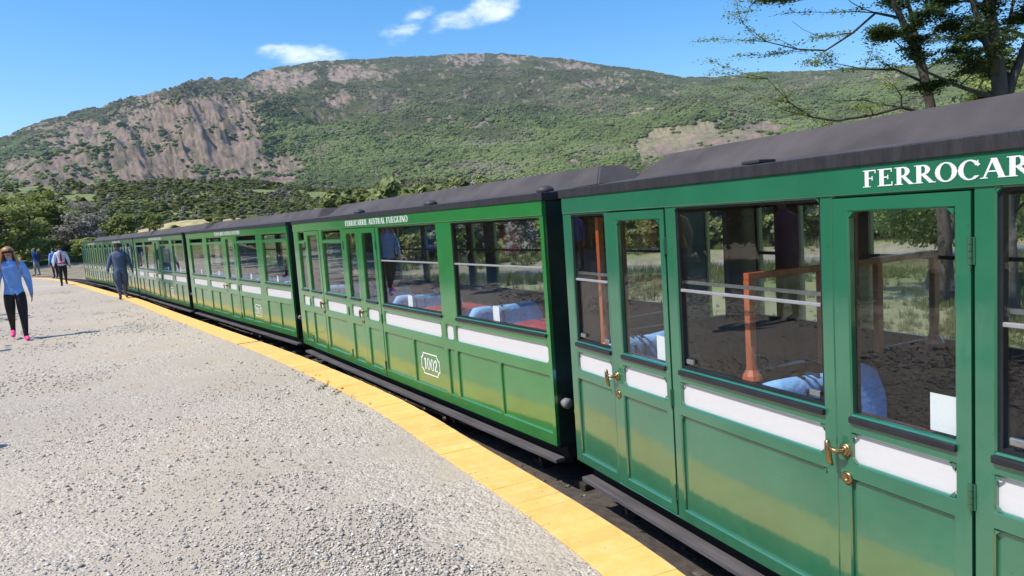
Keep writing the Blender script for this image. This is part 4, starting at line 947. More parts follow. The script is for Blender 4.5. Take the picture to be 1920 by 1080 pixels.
# wine glasses and a bread basket on the table of coach 1002
def on_table():
    A = Vector((.2258, 4.5726)); Fp = dirp(A, (-2.882, 9.645), 5.95); d = (A - Fp).normalized(); n = Vector((-d.y, d.x))
    def at(x, y): q = Fp + d * x + n * y; return q
    gm = glassmat('drinking_glass', (.97, .97, .97))
    for k, (x, y) in enumerate(((3.97, .16), (4.02, .30))):
        q = at(x, y); T = empty('wine_glass', (q.x, q.y, .885)); tag(T, ('stemmed wine glass on the red tablecloth nearest the window of coach 1002', 'wine glass on the red tablecloth behind the first one, farther from the window')[k], 'glass', 'wine glasses on the red tablecloth')
        mb = MB(); mb.lathe([(.0, 0), (.034, 0), (.03, .004), (.005, .008), (.004, .075), (.008, .082)], (0, 0, 0), 'z', 14); mb.obj('stem', gm, T, True)
        mb = MB(); mb.lathe([(.006, .082), (.026, .10), (.034, .125), (.033, .15), (.029, .175), (.028, .175), (.032, .15), (.033, .125), (.024, .102), (.0, .09)], (0, 0, 0), 'z', 18); mb.obj('bowl', gm, T, True)
    q = at(4.2, .2); T = empty('bread_basket', (q.x, q.y, .886)); tag(T, 'small dark basket of snacks on the red tablecloth by the window post', 'basket')
    mb = MB(); mb.lathe([(0, 0), (.05, 0), (.075, .03), (.08, .045), (.072, .044), (.05, .008), (0, .006)], (0, 0, 0), 'z', 16); mb.obj('basket', BLACK, T, True)
    bread = simple('bread_crust', (.5, .3, .1), .8, bump=.5)
    for k in range(5):
        a = k * 1.26; mb = MB(); mb.lathe([(0, -.03), (.013, -.025), (.018, 0), (.013, .025), (0, .03)], (.03 * math.cos(a), .03 * math.sin(a), .04), 'x', 8); mb.obj('bread_roll', bread, T, True)
on_table()

# ---------------------------------------------------------------- people
def cloth(name, col, rough=.85, var=.18, bump=.5): return simple(name, col, rough, var=var, scale=9, bump=bump, bscale=16)
SKIN = simple('skin', (.48, .27, .19), .5, var=.08, scale=20); SKIN_D = simple('tanned_skin', (.20, .11, .075), .5, var=.08, scale=20)
C_JKT = cloth('pale_blue_jacket', (.22, .40, .78)); C_PANT = cloth('black_trousers', (.012, .012, .016)); C_PINK = cloth('pink_shoe', (.85, .06, .25), .5)
C_OVER = cloth('slate_blue_overalls', (.095, .12, .20), var=.35); C_SHIRT = cloth('white_shirt', (.72, .74, .85)); C_GREY = cloth('grey_trousers', (.26, .25, .25)); C_ROYAL = cloth('royal_blue_jacket', (.02, .09, .42))
C_REDC = cloth('red_top', (.5, .025, .06)); C_NAVYT = cloth('navy_trousers', (.02, .025, .045)); C_DKG = cloth('dark_work_boot', (.03, .025, .025)); C_PURP = cloth('purple_jacket', (.07, .03, .12)); C_TAN = cloth('tan_coat', (.33, .2, .08))
H_BLOND = simple('auburn_blond_hair', (.42, .2, .08), .45, var=.35, scale=40, stretch=(1, 1, .1)); H_DARK = simple('dark_hair', (.02, .014, .01), .5)
LENS = simple('dark_lens', (.01, .01, .012), .08)
def person(label, loc, face, top, legs, shoes, skin=SKIN, h=1.72, lf=(.0, 0), rf=(0, 0), la=(.07, -.02), ra=(.07, -.02), girth=1.0, hair=None, longhair=False, cap=None, glasses=False, tie=False, pack=None, headturn=(0, 0), hands=None, sleeve=None, belt=None, group=None, collar=None, camera_up=False):
    """face: heading in radians the figure looks towards (0 = -Y). lf/rf: foot (forward, lift); la/ra: hand (out, forward)"""
    loc = (loc[0] * PK, loc[1] * PK, PZ + (loc[2] if len(loc) > 2 else 0)); h *= PK
    T = empty('person', loc, face); tag(T, label, 'person', group)
    k = h / 1.72
    V = []; RD = []; E_ = []; MT = []
    def v(p, r, par=None, m=0):
        V.append(Vector(p) * k); RD.append(r * k); i = len(V) - 1
        if par is not None: E_.append((par, i)); MT.append(m)
        return i
    mats = [top, legs, shoes, skin, sleeve or top, collar or top]
    g = girth * 1.13
    pel = v((0, 0, .95), .135 * g); waist = v((0, -.005, 1.06), .125 * g, pel, 0); ch = v((0, -.005, 1.26), .148 * g, waist, 0); up = v((0, .0, 1.38), .115 * g, ch, 0)
    hx, hy = headturn
    nk = v((0, -.005, 1.475), .056, up, 5); jw = v((hx * .02, -.035 + hy * .02, 1.545), .066, nk, 3); md = v((hx * .03, -.02 + hy * .03, 1.615), .086, jw, 3); tp = v((hx * .03, -.005 + hy * .04, 1.675), .066, md, 3)
    for s, (fo, li), (out, fwd) in ((1, lf, la), (-1, rf, ra)):
        hp = v((s * .085, 0, .88), .105 * g, pel, 1)
        kn = v((s * .09, -fo * .55 - (.06 if li > .02 else .015), .49 + li * .35), .062 * g, hp, 1)
        an = v((s * .085, -fo * .95 + (.06 if li > .02 else 0), .105 + li), .042, kn, 1)
        he = v((s * .085, -fo + (.09 if li > .02 else .02), .055 + li * 1.1), .044, an, 2); to = v((s * .1, -fo - .12, .038 + li * .55), .044, he, 2); v((s * .105, -fo - .19, .03 + li * .4), .034, to, 2)
        sh = v((s * .165, .005, 1.385), .074 * min(g, 1.2), up, 4); el = v((s * (.21 + out * .5), .03 - fwd * .25, 1.12), .054 * min(g, 1.25), sh, 4)
        wr = v((s * (.205 + out), -.03 - fwd, .88 if not camera_up else 1.42), .036, el, 4); pm = v((s * (.205 + out), -.05 - fwd * 1.1, .81 if not camera_up else 1.5), .032, wr, 3)
        if not camera_up:
            x0, y0 = s * (.205 + out), -.055 - fwd * 1.1
            for q, (dy, ln) in enumerate(((-.026, .070), (-.009, .082), (.009, .076), (.026, .060))):
                a = v((x0, y0 + dy * .9, .765), .0105, pm, 3); b = v((x0 - s * .004, y0 + dy * 1.1 - .006, .765 - ln * .5), .0095, a, 3); v((x0 - s * .016, y0 + dy - .008, .765 - ln), .0075, b, 3)
            a = v((x0 - s * .008, y0 - .04, .80), .0115, pm, 3); v((x0 - s * .016, y0 - .055, .765), .009, a, 3)
    v((hx * .035, -.118 + hy * .03, 1.598), .012, md, 3)
    me = bpy.data.meshes.new('sk'); me.from_pydata([p[:] for p in V], E_, []); o = bpy.data.objects.new('sk', me); COL.objects.link(o)
    sk = o.modifiers.new('s', 'SKIN'); 
    for i, r in enumerate(RD): me.skin_vertices[0].data[i].radius = (r, r)
    me.skin_vertices[0].data[0].use_root = True
    sk.branch_smoothing = .4
    o.modifiers.new('u', 'SUBSURF').levels = 2; o.modifiers['u'].render_levels = 2
    dg = bpy.context.evaluated_depsgraph_get(); m2 = bpy.data.meshes.new_from_object(o.evaluated_get(dg)); bpy.data.objects.remove(o); bpy.data.meshes.remove(me)
    # flatten the torso front to back, crease the cloth slightly
    co_ = np.empty(len(m2.vertices) * 3); m2.vertices.foreach_get('co', co_); co_ = co_.reshape(-1, 3)
    tz = smooth(.86 * k, .96 * k, co_[:, 2]) * (1 - smooth(1.38 * k, 1.46 * k, co_[:, 2])) * (np.abs(co_[:, 0]) < .24 * k)
    co_[:, 1] *= 1 - .24 * tz
    body = co_[:, 2] < 1.44 * k
    nz = (fbm(co_[:, 0] * 14 + co_[:, 2] * 9, co_[:, 2] * 26 + co_[:, 1] * 14, 3, 5) - .5) * .022
    nz *= body * (co_[:, 2] > .14)
    rr = np.maximum(np.hypot(co_[:, 0], co_[:, 1]), .02); co_[:, 1] += nz * np.sign(co_[:, 1])
    m2.vertices.foreach_set('co', co_.ravel()); m2.name = 'body'
    m2.materials.clear()
    for m_ in mats: m2.materials.append(m_)
    A = np.array([V[a][:] for a, b in E_]); B = np.array([V[b][:] for a, b in E_]); RA = np.array([(RD[a] + RD[b]) / 2 for a, b in E_])
    for p in m2.polygons:
        c = np.array(p.center[:]); ab = B - A; t = np.clip(((c - A) * ab).sum(1) / np.maximum((ab * ab).sum(1), 1e-9), 0, 1)
        dd = np.linalg.norm(c - (A + ab * t[:, None]), axis=1) / RA; j = int(np.argmin(dd)); mi = MT[j]
        if mi in (0, 1, 4) and abs(c[0]) < .2 * k: mi = (1 if c[2] < .90 * k and mi != 4 else mi) if mi != 4 else 4
        if mi == 1 and c[2] > .86 * k: mi = 0
        p.material_index = mi; p.use_smooth = True
    link('body', m2, T)
    hc_ = Vector((hx * .03, -.012 + hy * .035, 1.63)) * k
    def ellip(r, z0=-1, z1=1, n=18, m=10, c=hc_):
        mb = MB(); mb.lathe([(r[0] * math.cos(a), r[2] * math.sin(a)) for a in np.linspace(math.asin(z0), math.asin(z1), m)], (0, 0, 0), 'z', n); mb.v = [(c[0] + x, c[1] + y * r[1] / r[0], c[2] + z) for x, y, z in mb.v]; return mb
    if hair:
        mb = ellip((.094 * k, .105 * k, .10 * k), .12, 1); mb.v = [(x, y + .014 * k, z) for x, y, z in mb.v]
        m_ = ellip((.09 * k, .09 * k, .1 * k), -.7, .6); m_.v = [(x, max(y, hc_[1] + .01) + .02 * k, z) for x, y, z in m_.v]; mb.add(m_.v, m_.f)
        if longhair:
            for q in range(44):
                a = rnd.uniform(-.35, math.pi + .35); fr = math.cos(a), math.sin(a)
                x0 = fr[0] * .085 * k; y0 = .01 + fr[1] * .085 * k; e_ = rnd.uniform(-.02, .05); ln = rnd.uniform(.3, .42)
                mb.tube([(hc_[0] + x0 * .4, hc_[1] + y0 * .4, 1.72 * k), (hc_[0] + x0, hc_[1] + y0, 1.67 * k), (hc_[0] + x0 * 1.12, hc_[1] + y0 * 1.1, 1.58 * k), (hc_[0] + x0 * 1.5 + .0, y0 * 1.2 - (.05 if fr[1] < .35 else -.03), 1.45 * k), (hc_[0] + x0 * (1.55 + e_ * 4), y0 * 1.2 - (.09 if fr[1] < .35 else -.05) + e_, (1.66 - ln) * k)], [.006, .017, .02, .019, .004], 6)
        mb.obj('hair', hair, T, True)
    if cap:
        mb = ellip((.098 * k, .108 * k, .085 * k), .25, 1); mb.v = [(x, y + .004, z + .012) for x, y, z in mb.v]
        cm = cap if not isinstance(cap, tuple) else cap[0]
        mb.add([(hc_[0] + .085 * k * math.cos(a), hc_[1] - .07 * k - (.11 * k * math.sin(a)), 1.655 * k - .02 * math.sin(a) + z) for z in (0, .006) for a in np.linspace(0, math.pi, 9)], [tuple(range(9)), tuple(range(9, 18))] + [(i, i + 1, i + 10, i + 9) for i in range(8)])
        cp = mb.obj('cap', cm, T, True)
        if isinstance(cap, tuple):
            mb = MB(); mb.lathe([(.1 * k, 0), (.104 * k, .002), (.104 * k, .016), (.1 * k, .018)], (hc_[0], hc_[1] + .004, 1.662 * k), 'z', 18); mb.obj('cap_band', cap[1], cp)
    if glasses:
        mb = MB(); 
        for s in (-1, 1): mb.box(hc_[0] + s * .036 - .030, hc_[0] + s * .036 + .030, hc_[1] - .102, hc_[1] - .088, 1.603 * k, 1.645 * k, bev=.006); mb.tube([(hc_[0] + s * .07, hc_[1] - .09, 1.63 * k), (hc_[0] + s * .092, hc_[1], 1.632 * k)], .004, 5)
        mb.box(hc_[0] - .01, hc_[0] + .01, hc_[1] - .1, hc_[1] - .092, 1.628 * k, 1.636 * k); mb.obj('sunglasses', LENS, T)
    else:
        mb = MB()
        for s in (-1, 1): mb.lathe([(0, -.009), (.007, -.006), (.009, 0), (.007, .006), (0, .009)], (hc_[0] + s * .03 * k, hc_[1] - .079 * k, 1.625 * k), 'z', 8)
        mb.obj('eyes', LENS, T)
    mb = MB(); mb.box(hc_[0] - .024, hc_[0] + .024, hc_[1] - .089 * k, hc_[1] - .078 * k, 1.556 * k, 1.568 * k, bev=.004); mb.obj('mouth', simple('lips', (.35, .1, .08), .5), T)
    if tie:
        mb = MB(); mb.add([(x, y, z * k) for x, y, z in ((-.018, -.085, 1.44), (.018, -.085, 1.44), (-.02, -.125, 1.40), (.02, -.125, 1.40), (-.045, -.155, 1.08), (.045, -.155, 1.08), (0, -.15, 1.02))], [(0, 1, 3, 2), (2, 3, 5, 4), (4, 5, 6)]); mb.add([(x, y + .012, z) for x, y, z in mb.v[:7]], [(1, 0, 2, 3), (3, 2, 4, 5), (5, 4, 6)]); mb.obj('tie', C_REDC, T)
    if belt:
        mb = ellip((.158 * g * k, .122 * g * k, .05 * k), -.6, .6, c=Vector((0, 0, .955 * k))); mb.obj('belt', belt, T, True)
    if pack:
        mb = MB(); mb.box(-.15 * k, .15 * k, .08 * k, .26 * k, 1.02 * k, 1.44 * k, bev=.06); mb.box(-.11 * k, .11 * k, .255 * k, .30 * k, 1.05 * k, 1.25 * k, bev=.02)
        for s in (-1, 1): mb.tube([(s * .1, .1, 1.42 * k), (s * .11, -.0, 1.47 * k), (s * .115, -.12, 1.36 * k), (s * .12, -.1, 1.15 * k), (s * .12, .1, 1.08 * k)], .018, 6)
        mb.obj('backpack', pack, T, True)
    return T
def facing(loc, tgt=(0, 0)):   # rotation so that local -Y points at tgt
    dx, dy = tgt[0] - loc[0], tgt[1] - loc[1]; return math.atan2(dy, dx) + math.pi / 2
BG = 'visitors standing at the end of the platform'
def people():
    p = (-9.15, 13.15); person('woman in pale blue jacket and pink shoes walking towards the camera at far left', (*p, 0), facing(p, (.5, 0)), C_JKT, C_PANT, C_PINK, h=1.73, lf=(.16, 0.0), rf=(-.30, .10), la=(.05, .02), ra=(.05, .06), girth=1.1, hair=H_BLOND, longhair=True, glasses=True, headturn=(-.6, -.2), hands=1)
    p = (-19.3, 30.9); person('man in white shirt, red tie and gold-banded cap walking up the gravel', (*p, 0), facing(p), C_SHIRT, C_PANT, C_PANT, skin=SKIN_D, h=1.74, lf=(-.22, .08), rf=(.16, 0), la=(.08, .03), ra=(.09, .03), girth=1.12, cap=(C_PANT, BRASS), glasses=True, tie=True, belt=C_REDC, hair=H_DARK)
    p = (-11.6, 21.3); person('heavy man in slate blue overalls and dark cap on the yellow edge', (*p, 0.004), facing(p, (1.5, 0)), C_OVER, C_OVER, C_DKG, skin=SKIN_D, h=1.66, lf=(-.16, .05), rf=(.14, 0), la=(.12, .05), ra=(.14, .06), girth=1.55, cap=C_PANT, hair=H_DARK)
    p = (-29.3, 44.4); person('visitor in royal blue jacket with a dark backpack standing sideways', (*p, 0), facing(p, (-60, 40)), C_ROYAL, C_GREY, C_DKG, h=1.70, lf=(.08, 0), rf=(-.1, 0), girth=1.15, cap=C_GREY, pack=C_NAVYT, hair=H_DARK, group=BG, camera_up=True)
    p = (-30.6, 44.2); person('visitor in blue hooded jacket just behind the woman\'s shoulder', (*p, 0), facing(p, (-60, 90)), C_ROYAL, C_NAVYT, C_DKG, h=1.68, hair=H_DARK, girth=1.1, group=BG)
    p = (-31.6, 43.0); person('visitor in bright blue coat half hidden by the woman\'s hair', (*p, 0), facing(p, (-40, 90)), C_ROYAL, C_GREY, C_DKG, h=1.66, hair=H_BLOND, girth=1.1, pack=C_NAVYT, group=BG)
    p = (-34.6, 45.5); person('visitor in red top at the left edge of the photo', (*p, 0), facing(p, (-20, 90)), C_REDC, C_NAVYT, C_DKG, h=1.7, cap=C_GREY, hair=H_DARK, girth=1.1, group=BG)
    p = (-24.75, 39.0); person('visitor in pale blue jacket standing behind the man in the white shirt', (*p, 0), facing(p, (-60, 60)), C_JKT, C_NAVYT, C_DKG, h=1.62, hair=H_DARK, group=BG)
    # outside the frame on the left: seen in the window reflections and by one shadow
    OG = 'visitors waiting outside the frame'
    for (x, y, t, l, hh, lb) in ((-5.62, 5.50, C_PURP, C_PANT, 1.72, 'visitor in dark purple jacket just outside the frame, shadow on the gravel'),
                                 (-8.0, 8.4, C_TAN, C_NAVYT, 1.7, 'visitor in tan coat waiting beside the hedge'), (-12.2, 13.9, C_ROYAL, C_PANT, 1.68, 'visitor in royal blue by the hedge, seen in the windows'),
                                 (-9.9, 10.3, C_REDC, C_PANT, 1.62, 'visitor in red by the hedge, seen in the windows'), (-16.5, 20.5, C_TAN, C_PANT, 1.75, 'visitor in tan farther along the hedge, seen in the windows'), (-4.9, 2.6, C_PURP, C_NAVYT, 1.66, 'visitor in purple beside the camera, seen in the nearest windows')):
        person(lb, (x, y, 0), facing((x, y), (0, y + 2)), t, l, C_DKG, h=hh, hair=H_DARK, lf=(.06, 0), rf=(-.05, 0), group=OG)
people()

# ---------------------------------------------------------------- plants
GREENS = [(.15, .19, .05), (.23, .28, .065), (.32, .36, .09), (.42, .45, .13)]
LEAF = leafmat('beech_leaves', GREENS); LEAF2 = leafmat('dark_beech_leaves', [(.06, .09, .028), (.09, .13, .036), (.13, .18, .05)])
LEAF3 = leafmat('yellow_green_leaves', [(.17, .2, .045), (.24, .27, .065), (.33, .34, .10)]); LEAFG = leafmat('grey_twiggy_bush', [(.27, .24, .20), (.36, .32, .27), (.28, .28, .18)])
BARK = simple('grey_brown_bark', (.10, .078, .062), .9, var=.35, scale=12, bump=1.0, bscale=30, stretch=(1, 1, .25)); DEAD = simple('bleached_dead_wood', (.5, .47, .43), .85, var=.2, scale=20, bump=.6)
def quads(P, Nn, sz, asp=1.0, up=None):
    """leaf-sized four-corner faces at points P facing Nn"""
    n = len(P); a = np.cross(Nn, rng.normal(size=(n, 3))); a /= np.linalg.norm(a, axis=1)[:, None] + 1e-9; b = np.cross(Nn, a)
    sz = np.asarray(sz)[:, None]; a = a * sz * asp; b = b * sz
    V = np.stack([P - a * .1 - b, P + a - b * .15, P + a * .1 + b, P - a + b * .15], 1).reshape(-1, 3)
    return V
def mesh_quads(name, V, mat):
    n = len(V) // 4; me = bpy.data.meshes.new(name); me.vertices.add(len(V)); me.vertices.foreach_set('co', V.astype(np.float32).ravel())
    me.loops.add(n * 4); me.loops.foreach_set('vertex_index', np.arange(n * 4, dtype=np.int32)); me.polygons.add(n)
    me.polygons.foreach_set('loop_start', np.arange(0, n * 4, 4, dtype=np.int32)); me.polygons.foreach_set('loop_total', np.full(n, 4, np.int32)); me.update(); me.materials.append(mat); return me
def crown_points(n, blobs, seed, flat=.5):
    r_ = np.random.default_rng(seed); P = []; w = np.array([b[3] ** 2 for b in blobs]); w = w / w.sum()
    pick = r_.choice(len(blobs), n, p=w)
    B = np.array(blobs)[pick]; d = r_.normal(size=(n, 3)); d /= np.linalg.norm(d, axis=1)[:, None]
    rad = B[:, 3] * (r_.random(n) ** .45); P = B[:, :3] + d * rad[:, None] * np.array([1, 1, flat]); return P, d
def crown(name, seed, mat, n=1500, w=1.0, h=1.0, size=.055, nb=16, flat=.5):
    r_ = random.Random(seed); bl = []
    for i in range(nb):
        t = (i + .5) / nb; a = r_.uniform(0, 6.28); rad = (1 - t ** 1.6) * .75 * w * r_.uniform(.35, 1)
        bl.append((math.cos(a) * rad, math.sin(a) * rad, (.18 + .78 * t) * h + r_.uniform(-.05, .05), r_.uniform(.16, .34) * w * (1 - .35 * t)))
    P, d = crown_points(n, bl, seed, flat); Nn = d * .6 + np.random.default_rng(seed + 5).normal(size=d.shape) * .4 + np.array([-.35, -.15, .7]); Nn /= np.linalg.norm(Nn, axis=1)[:, None]
    me = mesh_quads(name, quads(P, Nn, np.random.default_rng(seed).uniform(.6, 1.3, n) * size), mat)
    # solid lumps in the leaf material, added to lighten the crown's self-shaded heart
    bm = bmesh.new(); bm.from_mesh(me)
    for b in bl:
        g_ = bmesh.ops.create_icosphere(bm, subdivisions=1, radius=b[3] * .74)
        for v in g_['verts']: k_ = r_.uniform(.7, 1.15); v.co = Vector((b[0] + v.co.x * k_, b[1] + v.co.y * k_, b[2] + v.co.z * k_ * flat))
    bm.to_mesh(me); bm.free(); return me
def forest_tree(seed, mat):
    """a far tree: lumpy, uneven solid crown, about 1 high"""
    r_ = random.Random(seed); mb = MB()
    for i in range(3):
        bm = bmesh.new(); bmesh.ops.create_icosphere(bm, subdivisions=2 if i == 0 else 1, radius=1)
        c = Vector((r_.uniform(-.28, .28), r_.uniform(-.28, .28), .5 + r_.uniform(-.1, .25))); s = r_.uniform(.3, .45)
        for v in bm.verts: v.co = c + Vector((v.co.x * s, v.co.y * s, v.co.z * s * 1.05)) * r_.uniform(.72, 1.22)
        mb.bm(bm)
    return mb.mesh('forest_tree', mat)
FOR = leafmat('far_forest_canopy', [(.08, .10, .032), (.11, .135, .04), (.135, .17, .05), (.165, .195, .06), (.19, .18, .10)], trans=0, rough=.9)
FORG = leafmat('high_forest_canopy', [(.085, .09, .042), (.12, .12, .06), (.155, .14, .088), (.21, .18, .13)], trans=0, rough=.9)
def drift(m, cols):
    t = m.node_tree; L = t.links.new; rp = next(n for n in t.nodes if n.type == 'VALTORGB'); oi = next(n for n in t.nodes if n.type == 'OBJECT_INFO')
    nz = N(t, 'ShaderNodeTexNoise'); nz.inputs['Scale'].default_value = .006; nz.inputs['Detail'].default_value = 9; nz.inputs['Roughness'].default_value = .65; L(oi.outputs['Location'], nz.inputs[0])
    mr = N(t, 'ShaderNodeMapRange'); L(nz.outputs[0], mr.inputs[0]); mr.inputs[1].default_value = .36; mr.inputs[2].default_value = .64
    ad = N(t, 'ShaderNodeMath', operation='MULTIPLY_ADD'); L(oi.outputs['Random'], ad.inputs[0]); ad.inputs[1].default_value = .35; ad.inputs[2].default_value = -.17
    s_ = N(t, 'ShaderNodeMath', operation='ADD'); L(ad.outputs[0], s_.inputs[0]); L(mr.outputs[0], s_.inputs[1]); L(s_.outputs[0], rp.inputs[0])
drift(FOR, 0); drift(FORG, 0)
def mountain_forest():
    n = 640000; az = rng.uniform(R(-37), R(37), n); t = rng.random(n) ** .9; r = 600 + t * 1800
    x, y = r * np.sin(az), r * np.cos(az); z = terrain(x, y); rk = rockmask(x, y, z)
    rr = np.interp(np.degrees(az), [-60, -34, -18, 0, 14, 30, 60], [1900, 1900, 2100, 2400, 2200, 1900, 1800])
    den = fbm(x / 55, y / 55, 4, 71); ok = ((rk < .18) | ((rng.random(n) < .35 * (1.1 - rk)) & (fbm(x / 28, y / 28, 3, 171) > .60))) & (rng.random(n) < np.clip((den - .25) * 5, .10, 1)) & (r < rr + 12)
    x, y, z, r, az = x[ok], y[ok], z[ok], r[ok], az[ok]
    el = np.degrees(np.arctan2(z - 1.66, r)); hi = smooth(6.5, 10, el + (fbm(x / 150, y / 150, 3, 81) - .5) * 5)
    s = rng.uniform(3.4, 6.4, len(x)) * (1 - .35 * hi) * np.clip(.55 + den[ok], .6, 1.2)
    P = np.stack([x, y, z - 1.5], 1); g = rng.random(len(x)) < hi * .85
    tag(scatter('mountain_forest', P[~g], s[~g], [unlinked('forest_tree', forest_tree(i, FOR)) for i in range(4)], squash=np.array([[1.15, 1.15, .7]])), kind='stuff')
    tag(scatter('high_mountain_scrub', P[g], s[g], [unlinked('forest_tree', forest_tree(i + 9, FORG)) for i in range(3)], squash=np.array([[1.1, 1.1, .65]])), kind='stuff')
mountain_forest()
HL1 = leafmat('hill_scrub_leaves', [(.20, .23, .08), (.28, .31, .10), (.36, .38, .14)], trans=.4); HL2 = leafmat('hill_scrub_pale_leaves', [(.30, .31, .12), (.40, .39, .17), (.46, .42, .22)], trans=.4)
HL3 = leafmat('hill_scrub_deep_leaves', [(.12, .16, .055), (.18, .22, .07), (.24, .28, .09)], trans=.4)
CRN = [crown('crown', 31 + i, m, n=2300, size=.036, w=.62, flat=.55) for i, m in enumerate((HL1, HL1, HL2, HL3))]
CRG = crown('crown', 77, LEAFG, n=1500, size=.026, w=.6, flat=.8)
def mid_hill():
    n = 30000; az = rng.uniform(R(-40), R(34), n); r = 70 * (560 / 70) ** (rng.random(n) ** .72); x, y = r * np.sin(az), r * np.cos(az)
    z = terrain(x, y); den = fbm(x / 22, y / 22, 4, 15); azd = np.degrees(az)
    meadow = (azd > -28) & (azd < -21) & (r < 100) & (r > 76)
    ok = (rng.random(n) < np.clip((den - .46) * 5, np.where(r < 200, .14, .04), .6)) & ~meadow & ((azd > -34) | (r > 85))
    x, y, z, r = x[ok], y[ok], z[ok], r[ok]; s = rng.uniform(1.2, 2.9, len(x)) * np.clip(.8 + r / 500, .8, 1.6)
    P = np.stack([x, y, z - .25], 1)
    srcs = [unlinked('bush_crown', m) for m in CRN + [CRN[0], CRG]]
    tag(scatter('hill_woodland', P, s, srcs, squash=np.array([[1.15, 1.15, .62]])), kind='stuff')
mid_hill()
# golden meadow knoll behind the rear coaches
def knoll():
    m = simple('dry_meadow_grass', (.42, .34, .15), .95, var=.35, scale=1.4, bump=1.0, bscale=3)
    mb = MB(); NX, NY = 50, 30
    for i in range(NX + 1):
        for j in range(NY + 1):
            u = -1 + 2 * i / NX; v_ = -1 + 2 * j / NY; q = max(0, 1 - u * u - v_ * v_); x = -37.5 + u * 11; y = 86 + v_ * 16 + u * 3
            g0 = float(terrain(x, y)); mb.v.append((x, y, g0 - .3 + (q ** .8) * (1.5 + .3 * math.sin(u * 4)) + .25 * float(fbm(np.array(x / 3), np.array(y / 3), 3, 6))))
    for i in range(NX):
        for j in range(NY): mb.f.append((i * (NY + 1) + j, (i + 1) * (NY + 1) + j, (i + 1) * (NY + 1) + j + 1, i * (NY + 1) + j + 1)); mb.m.append(0)
    tag(mb.obj('meadow_knoll', m, smooth=True), kind='structure')
knoll()
# trees one can tell apart
def branch_path(rn, p, d, ln, n, wob, lift):
    pts = [Vector(p)]; d = Vector(d).normalized()
    for i in range(n):
        d = (d + Vector((rn.gauss(0, wob), rn.gauss(0, wob), rn.gauss(0, wob) + lift))).normalized(); pts.append(pts[-1] + d * ln / n)
    return pts
def small_tree_meshes(seed, mat, dense=1.0, leaf=.022):
    rn = random.Random(seed); tr = MB(); tips = []
    for k in range(rn.choice((1, 2, 3))):
        a = rn.uniform(0, 6.28); d = Vector((math.cos(a) * .28, math.sin(a) * .28, 1)); pts = branch_path(rn, (math.cos(a) * .03, math.sin(a) * .03, -.05), d, .8, 6, .12, .05); rs = [.035 - .028 * i / 6 for i in range(7)]; tr.tube(pts, rs, 6)
        for i in range(2, 7):
            for _ in range(2):
                b = rn.uniform(0, 6.28); q = branch_path(rn, pts[i], (math.cos(b), math.sin(b), .35), rn.uniform(.22, .42), 4, .18, .03); tr.tube(q, [.012, .009, .007, .005, .002], 4); tips += q[2:]
    bl = [(t.x, t.y, t.z, rn.uniform(.09, .19)) for t in tips]
    P, d = crown_points(int(2600 * dense), bl, seed, .45); r2 = np.random.default_rng(seed); Nn = d * .4 + r2.normal(size=d.shape) * .4 + np.array([-.3, -.15, .8]); Nn /= np.linalg.norm(Nn, axis=1)[:, None]
    return tr.mesh('trunk', BARK, True), mesh_quads('crown', quads(P, Nn, r2.uniform(.6, 1.3, len(P)) * leaf), mat)
TREES = [small_tree_meshes(100 + i, m, dn) for i, (m, dn) in enumerate(((LEAF, 1.3), (LEAF3, 1.3), (LEAF3, 1.2), (LEAF2, 1.3), (LEAF, .8), (LEAFG, .9)))]
TREES.append(small_tree_meshes(140, LEAF, 4.0, .0085))
HS = 1.0
def place_tree(kind, x, y, h, label, group=None, w=1.0, name='beech_tree'):
    h *= HS; T = empty(name, (x, y, float(terrain(x, y)) - .05), rnd.uniform(0, 6.28)); T.scale = (h * w, h * w, h)
    tag(T, label, 'tree', group); link('trunk', TREES[kind][0], T); link('crown', TREES[kind][1], T); return T
